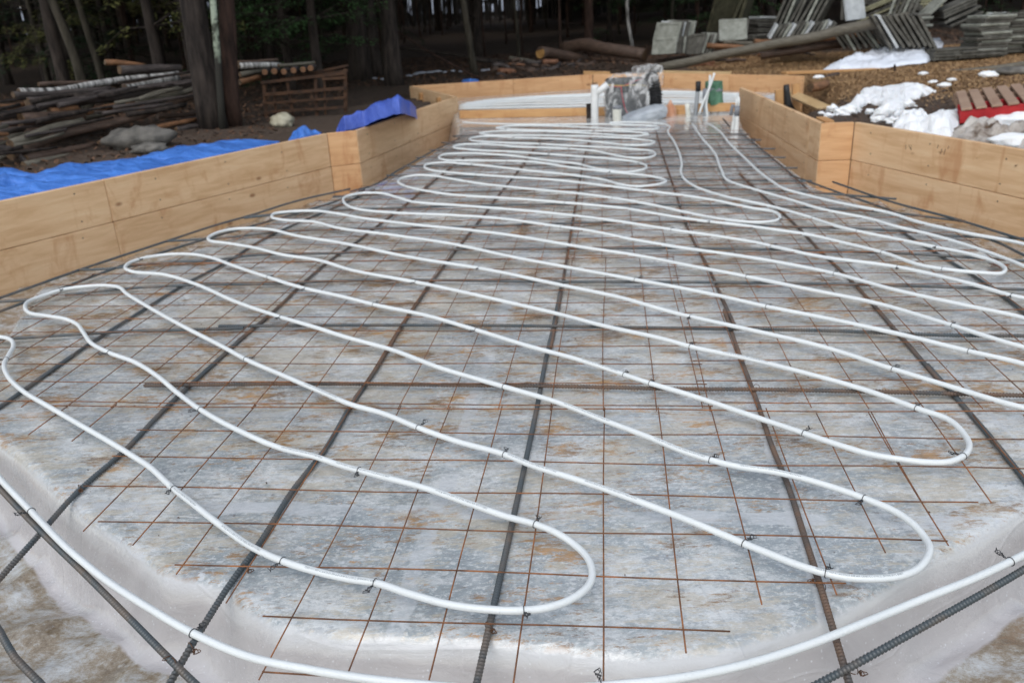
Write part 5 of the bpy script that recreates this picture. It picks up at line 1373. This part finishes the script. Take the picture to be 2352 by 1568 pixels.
m_ = MB(); e = PY(1417, 250, 8.7) - o.location; m_.tube([e, e + Vector((0, 0, .03))], pxsize(PY(1417, 250, 8.7), 10.8), 14); m_.build('band', M['tape'], o)
# orange bag on a stake
mb = MB(); c = PY(1540, 279, 8.85)
H_ = .22
for k in range(9):
    pass
mb.tube([Vector((0, 0, 0)), Vector((0, 0, .06)), Vector((.0, 0, .12)), Vector((-.01, 0, .17)), Vector((-.005, 0, .215))], [.066, .064, .054, .03, .008], 9, smooth=False)
for i in range(len(mb.v)):
    v = Vector(mb.v[i]); mb.v[i] = tuple(v * (1 + .12 * mnoise.noise(v * 30)))
o = mb.build('orange_bag', M['orange_bag'], loc=c); tag(o, 'pointed orange plastic bag tied over a pipe right of the corrugated pipe', 'bag')
plank((1556, 262), (1572, 260), .05, .10, M['wood_orange'], 'short brown block standing between orange bag and cream stub', (8.95, 8.95), 'block', 'block')
pipe([(1582, 281), (1580, 258), (1578, 238)], 5.5, M['cream'], 'cream pipe stub with a cut top right of the orange bag', 8.75, 'pipe_stub')
pipe([(1596, 279), (1600, 235), (1604, 190)], 4.6, M['grey_pvc'], 'tall grey conduit with a black taped top', 8.8, 'conduit', 'conduit', (M['black'], .085))
o = pipe([(1619, 283), (1620, 240), (1621, 207)], 5.2, M['grey_pvc'], 'shorter grey conduit wrapped with silver tape, white tubes rising from it', 8.75, 'conduit', 'conduit', (M['tape'], .09))
pipe([(1624, 284), (1624, 262), (1622, 238), (1626, 215), (1630, 192), (1631, 173)], 2.6, M['pex'], 'white tube rising from the slab beside the taped conduit, left one of two tips', 8.72, 'heating_tube', 'heating tube', n=8)
pipe([(1606, 262), (1614, 238), (1624, 215), (1634, 190), (1641, 168)], 2.6, M['pex'], 'white tube leaning right beside the taped conduit, right one of two tips', 8.70, 'heating_tube', 'heating tube', n=8)
c = PY(1640, 246, 8.9)
gpost = empty('wrapped_pipe', c, 'white pipe in green cloth tied by grey tape at the far right of the slab', 'wrapped pipe')
mb = MB(); mb.tube([PY(1642, 278, 8.9) - c, PY(1640, 215, 8.9) - c], .045, 14); mb.build('pipe', M['white_pvc'], gpost)
def wrap(nm, y0, y1, r0_, r1_, mat, seed, wav=.10):
    mb = MB(); n = 28; ks = 14; vs_ = []
    a = PY(1641, y0, 8.9) - c; b = PY(1639, y1, 8.9) - c
    for k in range(ks + 1):
        t = k / ks; p = a.lerp(b, t); rad = r0_ + (r1_ - r0_) * t
        for j in range(n):
            an = 6.283 * j / n; w_ = 1 + wav * mnoise.noise(Vector((math.cos(an) * 3 + seed, math.sin(an) * 3, t * 1.5))) + wav * .6 * math.sin(an * 6 + seed) * (1 - t)
            vs_.append(p + Vector((math.cos(an) * rad * w_, math.sin(an) * rad * .8 * w_, 0)))
    fs_ = [(k * n + j, k * n + (j + 1) % n, (k + 1) * n + (j + 1) % n, (k + 1) * n + j) for k in range(ks) for j in range(n)]
    fs_.append(tuple(ks * n + j for j in range(n)))
    mb.add(vs_, fs_, True); mb.build(nm, mat, gpost)
wrap('cloth', 240, 205, .092, .086, M['green_wrap'], 1, .22)
wrap('cloth', 205, 187, .086, .090, M['green_wrap'], 5, .14)
wrap('tape', 209, 202, .089, .089, M['tape'], 3, .04)
pipe([(1689, 324), (1692, 290), (1693, 247)], 4.8, M['white_pvc'], 'white pipe standing at the foot of the right form wall', 7.45, 'drain_pipe', cap=(M['tape'], .07))
pipe([(1680, 318), (1684, 290), (1688, 262)], 4, M['white_pvc'], 'thinner white pipe leaning against the white pipe by the right form wall', 7.5, 'drain_pipe')
for k, (x0, x1, y1) in enumerate([(1694, 1695, 219), (1690, 1691, 228), (1697, 1698, 224)]):
    pipe([(x0, 250), (x1, y1)], 1.6, M['pex'], ['tallest', 'leftmost', 'rightmost'][k] + ' thin white tube tip sticking out of the pipe by the right form wall', 7.45, 'heating_tube', 'heating tube', n=8)
pipe([(1679, 265), (1681, 250), (1684, 240)], 4, M['tape'], 'short taped grey conduit end left of the pipe by the right form wall', 7.55, 'conduit', 'conduit')
pipe([(1660, 272), (1668, 282), (1676, 292)], 1.6, M['black'], 'thin black cable curling down left of the pipe by the right form wall', 7.6, 'cable', 'cable', n=6)
pipe([(1718, 336), (1724, 330), (1730, 322)], 4.5, M['white_pvc'], 'small white elbow lying on the plastic near the right form wall', 7.0, 'pipe_stub', cap=(M['black'], .02))

# ------------------------------------------------------------------ trees
def trunk_mesh(h, r, seed, lean=(0, 0), n=10, wob=0.04, flare=1.35, step=0.35):
    k = int(h / step)
    pts = []; rr = []
    for i in range(k + 1):
        t = i / k; z = h * t
        pts.append(Vector((lean[0] * z + wob * mnoise.noise(Vector((z * .7, seed, 0))) * (1 + z * .3), lean[1] * z + wob * mnoise.noise(Vector((z * .7, seed, 5))), z - 0.08)))
        rr.append(r * (1 - .65 * t) * (1 + (flare - 1) * math.exp(-z / (r * 2.0 + .05))) * (1 + .05 * mnoise.noise(Vector((z * 3, seed, 2)))))
    return pts, rr
def add_branches(mb, pts, rr, count, z0, z1, L, seed, droop=0.0, thick=.25):
    g = random.Random(seed); tips = []
    for _ in range(count):
        z = g.uniform(z0, z1); k = min(range(len(pts)), key=lambda i: abs(pts[i].z - z)); p = pts[k]
        a = g.uniform(0, 6.283); l = L * g.uniform(.4, 1.0)
        d = Vector((math.cos(a), math.sin(a), g.uniform(-.1, .5) - droop))
        q = [p, p + d * l * .5 + Vector((0, 0, g.uniform(-.05, .1))), p + d * l + Vector((0, 0, -droop * l * .4 + g.uniform(-.1, .15)))]
        b = max(.006, min(rr[k] * thick, .03)); mb.tube(q, [b, b * .6, b * .25], 5, cap=False)
        tips.append((q, l))
    return tips
def foliage(tips, seed, per=60, size=.06, spread=.16, top=None):
    g = random.Random(seed); mb = MB()
    for q, l in tips:
        for _ in range(int(per * l)):
            t = g.uniform(.2, 1.05)
            p = q[0].lerp(q[1], t * 2) if t < .5 else q[1].lerp(q[2], min(1, t * 2 - 1))
            dirn = (q[2] - q[0]); dirn.z = 0; dirn = dirn.normalized() if dirn.length > .01 else Vector((1, 0, 0))
            side = Vector((-dirn.y, dirn.x, 0)) * g.choice((-1, 1))
            o_ = side * g.uniform(0, spread * (1.3 - t)) + Vector((0, 0, g.uniform(-.09, .03)))
            c = p + o_
            u = (side * .8 + dirn * g.uniform(.1, .8) + Vector((0, 0, g.uniform(-.6, .1)))).normalized() * size * g.uniform(.7, 1.6)
            v = u.cross(Vector((g.uniform(-.4, .4), g.uniform(-.4, .4), 1))).normalized() * size * g.uniform(.10, .26)
            mb.add([c - v, c + u * .6 - v * .7, c + u, c + u * .6 + v * .7, c + v], [(0, 1, 2, 3, 4)])
    if top:
        z0, z1, rad, n, sz = top
        for _ in range(n):
            t = g.random(); z = z0 + (z1 - z0) * t; a = g.uniform(0, 6.28); rd = rad * (1 - .75 * t) * math.sqrt(g.random())
            c = Vector((math.cos(a) * rd, math.sin(a) * rd, z)); s = sz * g.uniform(.6, 1.4)
            u = Vector((g.uniform(-1, 1), g.uniform(-1, 1), g.uniform(-.5, .5))).normalized() * s; v = u.cross(Vector((g.uniform(-1, 1), g.uniform(-1, 1), 1))).normalized() * s * .5
            mb.add([c - u, c + v, c + u, c - v], [(0, 1, 2, 3)])
    return mb
def tree(name, x, y, h, r, barkm, label, group=None, seed=1, lean=(0, 0), branches=(10, 1.0, 6.0, 1.0), leaf=None, top=(4.0, 9.0, 2.0, 700, .22), per=60, size=.06, droop=.1, wob=.04, n=10, flare=1.35, leafm=None):
    t = empty(name, (x, y, gz(x, y)), label, 'tree', group)
    pts, rr = trunk_mesh(h, r, seed, lean, n, wob, flare)
    mb = MB(); mb.tube(pts, rr, n)
    for i in range(len(mb.v)):
        v = Vector(mb.v[i]); k = 1 + .07 * mnoise.noise(Vector((v.x * 30, v.y * 30, v.z * 2 + seed)))
        mb.v[i] = (v.x * k, v.y * k, v.z)
    tips = add_branches(mb, pts, rr, branches[0], branches[1], branches[2], branches[3], seed, droop)
    mb.build('trunk', M[barkm], t)
    f = foliage(tips, seed + 3, per if leaf else 0, size, top=top)
    if f.v: f.build('crown', M[leafm or leaf or 'needle'], t)
    return t
# the trees one can tell apart
px_x = lambda px, py, Y: PY(px, py, Y).x
tree('pine_tree', px_x(492, 300, 8.6), 8.6, 11, .122, 'bark', 'thick dark pine trunk, left one of the pair right of the log pile', seed=11, lean=(.0, 0), branches=(5, 2.5, 8, 1.2), flare=1.25, wob=.02, n=14)
tree('pine_tree', px_x(531, 298, 8.75), 8.75, 11, .082, 'bark_red', 'dark pine trunk, right one of the pair right of the log pile', seed=12, lean=(.125, 0), branches=(4, 2.5, 8, 1.2), flare=1.35, wob=.02, n=14)
t = tree('birch_tree', px_x(511, 300, 8.52), 8.50, 9, .034, 'bark_grey', 'slim trunk with pale lichen squeezed between the two dark pine trunks', seed=13, lean=(.10, 0), branches=(3, 3, 7, 1), top=(5, 8, 1, 150, .2), flare=1.1, wob=.01)
for q in t.children:
    if q.name.startswith('trunk'):
        q.data.materials[0] = M['lichen']
tree('pine_tree', px_x(1828, 100, 15.0), 15.0, 13, .285, 'bark_red', 'big reddish brown pine trunk among the tile stacks at the right', seed=14, branches=(4, 3, 9, 1.5), flare=1.12, wob=.02, n=18)
tree('grey_tree', px_x(1091, 172, 14.6), 14.6, 9, .060, 'bark_grey', 'straight pale grey-brown tree behind the left end of the far form wall', seed=15, lean=(-.10, 0), branches=(4, 2.5, 7, 1.0), wob=.02)
tree('pine_tree', px_x(1352, 105, 18.5), 18.5, 11, .10, 'bark_red', 'reddish brown straight trunk rising behind the felled logs', seed=16, branches=(4, 3, 9, 1.3))
tree('birch_tree', px_x(1456, 110, 17.5), 17.5, 7, .032, 'birch', 'thin crooked white birch right of the felled logs', seed=17, lean=(-.06, 0), wob=.22, branches=(6, 1.5, 6, .8), top=(4, 6, .8, 60, .2), flare=1.0)
tree('grey_tree', px_x(192, 200, 11.6), 11.6, 9, .065, 'bark_grey', 'lichen-grey trunk standing behind the left log pile', seed=18, lean=(-.10, 0), branches=(5, 2, 7, 1.0), wob=.06)
tree('grey_tree', px_x(240, 190, 12.5), 12.5, 9, .05, 'bark_grey', 'thinner grey trunk just right of the lichen-grey one behind the log pile', seed=19, lean=(-.08, 0), branches=(5, 2, 7, 1.0), wob=.08)
tree('dark_tree', px_x(150, 200, 12.2), 12.2, 9, .09, 'bark', 'dark trunk just left of the lichen-grey one behind the log pile', seed=20, branches=(5, 2, 7, 1.0))
tree('dark_tree', px_x(905, 190, 13.4), 13.4, 10, .13, 'bark', 'wide dark trunk left of the leaning reddish sapling', seed=21, branches=(6, 1.5, 8, 1.2))
tree('grey_tree', px_x(1192, 130, 18), 18, 8, .035, 'bark_grey', 'thin pale trunk behind the left felled log', seed=22, lean=(-.03, 0), branches=(4, 2, 7, .8), wob=.1)
tree('dark_tree', px_x(860, 150, 15.5), 15.5, 10, .12, 'bark', 'dark trunk at the edge of the green boughs', seed=23, branches=(6, 1.5, 8, 1.2))
# evergreens with boughs down to the ground
ev = lambda x, py, Y, lab, leaf, sd, h=6.5, L=1.7, cnt=70, per=90, z0=.4: tree('hemlock_tree', px_x(x, py, Y), Y, h, .07, 'bark', lab, 'evergreens behind the clearing', sd, branches=(cnt, z0, h * .85, L), leaf=leaf, per=int(per * 1.7), size=.052, droop=.22, top=(3.2, h + 1, 1.6, 500, .16))
ev(720, 60, 12.6, 'deep green hemlock whose boughs hang above the wooden rack', 'needle_green', 31, cnt=110, z0=.9)
ev(650, 60, 13.4, 'green hemlock between the pine trunks and the boughs above the rack', 'needle_green', 42, cnt=90, z0=.7)
ev(130, 60, 13.6, 'olive-green hemlock left of the lichen-grey trunk', 'needle_olive', 43, cnt=60, z0=.6)
ev(610, 60, 15.2, 'dark green hemlock directly right of the pine trunks', 'needle_green', 32, cnt=80)
ev(345, 60, 11.2, 'yellowish olive hemlock above the left log pile', 'needle_olive', 33, cnt=70, per=95, L=1.3, z0=.9)
ev(425, 60, 13.0, 'sparse olive hemlock touching the left pine trunk', 'needle_olive', 34, cnt=34, per=60, L=1.2, z0=.8)
ev(1690, 40, 17.5, 'bright green low hemlock boughs left of the big right pine', 'needle_green', 35, h=5, L=1.5, cnt=46)
ev(1400, 40, 24, 'dark green hemlock far behind the felled logs', 'needle_green', 36, L=1.6)
ev(830, 40, 18, 'dark hemlock right of the deep green one', 'needle', 37, L=2.0, cnt=80)
ev(80, 60, 15, 'dark hemlock at the left edge of the wood', 'needle', 38, L=2.0, cnt=80)
ev(240, 60, 17, 'dark hemlock behind the lichen-grey trunk', 'needle', 39, L=2.2, cnt=80)
ev(1560, 30, 23, 'dark hemlock behind the left tile row', 'needle', 40, L=2.0, cnt=80)
ev(2230, 20, 18.5, 'dark hemlock behind the tile stacks', 'needle', 41, L=2.0, cnt=80)
# the wood: individual trunks copied from a few kinds
kinds = []
for k, (r_, bm_n, br, wb) in enumerate([(.11, 'bark', (14, .8, 8, 1.2), .05), (.075, 'bark', (18, .5, 7, 1.1), .08), (.055, 'bark_red', (20, .4, 6, .9), .10), (.04, 'bark_grey', (16, .4, 6, .9), .12), (.14, 'bark', (10, 1.5, 9, 1.4), .03), (.024, 'bark_red', (26, .2, 4.5, .7), .15)]):
    q = tree('forest_tree', 0, 30 + k, 6 if r_ < .03 else 10, r_, bm_n, 'x', 'x', 50 + k, branches=br, top=(3.0, 10.0, 2.6, 420, .42) if r_ > .05 else (3, 6, 1.2, 60, .3), wob=wb, leafm='needle', n=7 if r_ < .1 else 9, leaf=None)
    kinds.append(q)
first = [True] * len(kinds)
placed = []
def zone_label(px):
    if px < 560: return 'dark trunk in the gloomy wood behind the left log pile'
    if px < 900: return 'dark trunk in the gloomy wood behind the wooden rack and green boughs'
    if px < 1130: return 'thin dark trunk in the open wood left of the felled logs'
    if px < 1500: return 'dark trunk in the wood behind the felled logs'
    return 'dark trunk in the wood behind the tile stacks'
cnt = 0; tries = 0
while cnt < 285 and tries < 12000:
    tries += 1
    Y = 13.5 + 32 * rnd.random() ** 0.8
    X = rnd.uniform(-.72, .72) * (Y + 2)
    if X > 2.0 and Y < 18.5 + rnd.uniform(0, 1): continue
    if -2.2 < X < 3.5 and Y < 16.8: continue
    if X < -2.2 and Y < 12.5: continue
    if any((X - a) ** 2 + (Y - b) ** 2 < .30 for a, b in placed): continue
    k = rnd.choices(range(6), (2, 4, 5, 5, 1, 9))[0]
    px = proj(Vector((X, Y, .6)))[0]
    if 935 < px < 1240 and rnd.random() < .3 and k != 5: continue
    o = kinds[k] if first[k] else copy_tree(kinds[k])
    first[k] = False
    o.location = (X, Y, gz(X, Y)); o.rotation_euler = (rnd.uniform(-.03, .03), rnd.uniform(-.04, .04), rnd.uniform(0, 6.28))
    s = rnd.uniform(.8, 1.25); o.scale = (s, s, s * rnd.uniform(.9, 1.1))
    z_ = zone_label(px); o['label'] = z_; o['group'] = 'trees: ' + z_
    placed.append((X, Y)); cnt += 1
# far wood as one mass, thinner where pale light shows through
mb = MB(); g = random.Random(5)
for i in range(2100):
    Y = g.uniform(46, 62); X = g.uniform(-48, 48) if i < 1500 else g.uniform(-10, 5)
    px = proj(Vector((X, Y, .6)))[0]
    if 925 < px < 1250 and g.random() < .62: continue
    r_ = g.uniform(.05, .20) * (.45 if 925 < px < 1250 else 1); h = g.uniform(6, 13); z = gz(X, Y) - .1; l = g.uniform(-.05, .05)
    mb.tube([Vector((X, Y, z)), Vector((X + l * h * .5 + g.uniform(-.1, .1), Y, z + h * .5)), Vector((X + l * h, Y, z + h))], [r_, r_ * .8, r_ * .4], 5, cap=False)
for i in range(5200):
    Y = g.uniform(44, 62); X = g.uniform(-48, 48); px = proj(Vector((X, Y, .6)))[0]
    if 925 < px < 1250 and g.random() < .9: continue
    z = gz(X, Y) + g.uniform(0, 1) ** 1.2 * 9; s = g.uniform(.3, .9)
    c = Vector((X, Y, z)); u = Vector((g.uniform(-1, 1), g.uniform(-1, 1), g.uniform(-.4, .4))) * s; v = Vector((g.uniform(-.5, .5), g.uniform(-.5, .5), 1)) * s * .6
    mb.add([c - u, c + v, c + u, c - v], [(0, 1, 2, 3)])
tag(mb.build('far_woods', M['far_brown']), 'far dark mass of woods closing the view behind the clearing', 'woods', kind='stuff')
# snow lying in the open wood and on the field beyond it
me, co = grid_mesh(np.linspace(-120, 120, 60), np.linspace(64, 300, 40), lambda X, Y: 0.9 + (Y - 64) * 0.035 + .2 * snoise(X, Y, .05, 9))
me.materials.append(M['snow_far']); ob = bpy.data.objects.new('snow_field', me); col.objects.link(ob); tag(ob, kind='structure')
for i, (x, y, s) in enumerate([(940, 176, .5), (955, 172, .45), (968, 169, .9), (988, 168, .6), (1005, 166, .7), (1022, 168, .35), (1040, 165, .35), (1058, 166, .3), (1112, 164, .5), (1128, 162, .6), (1145, 161, .35), (860, 182, .4), (880, 184, .4)]):
    p = P(x, y, 0.07)
    blob('snow_patch', M['snow_far'], x, y, (s * .26, s * .2, .04), 'small white snow remnant on the dark forest floor left of the felled logs', 'snow patch', z=0.07, group='snow remnants in the wood', seed=i + 60, sub=2)
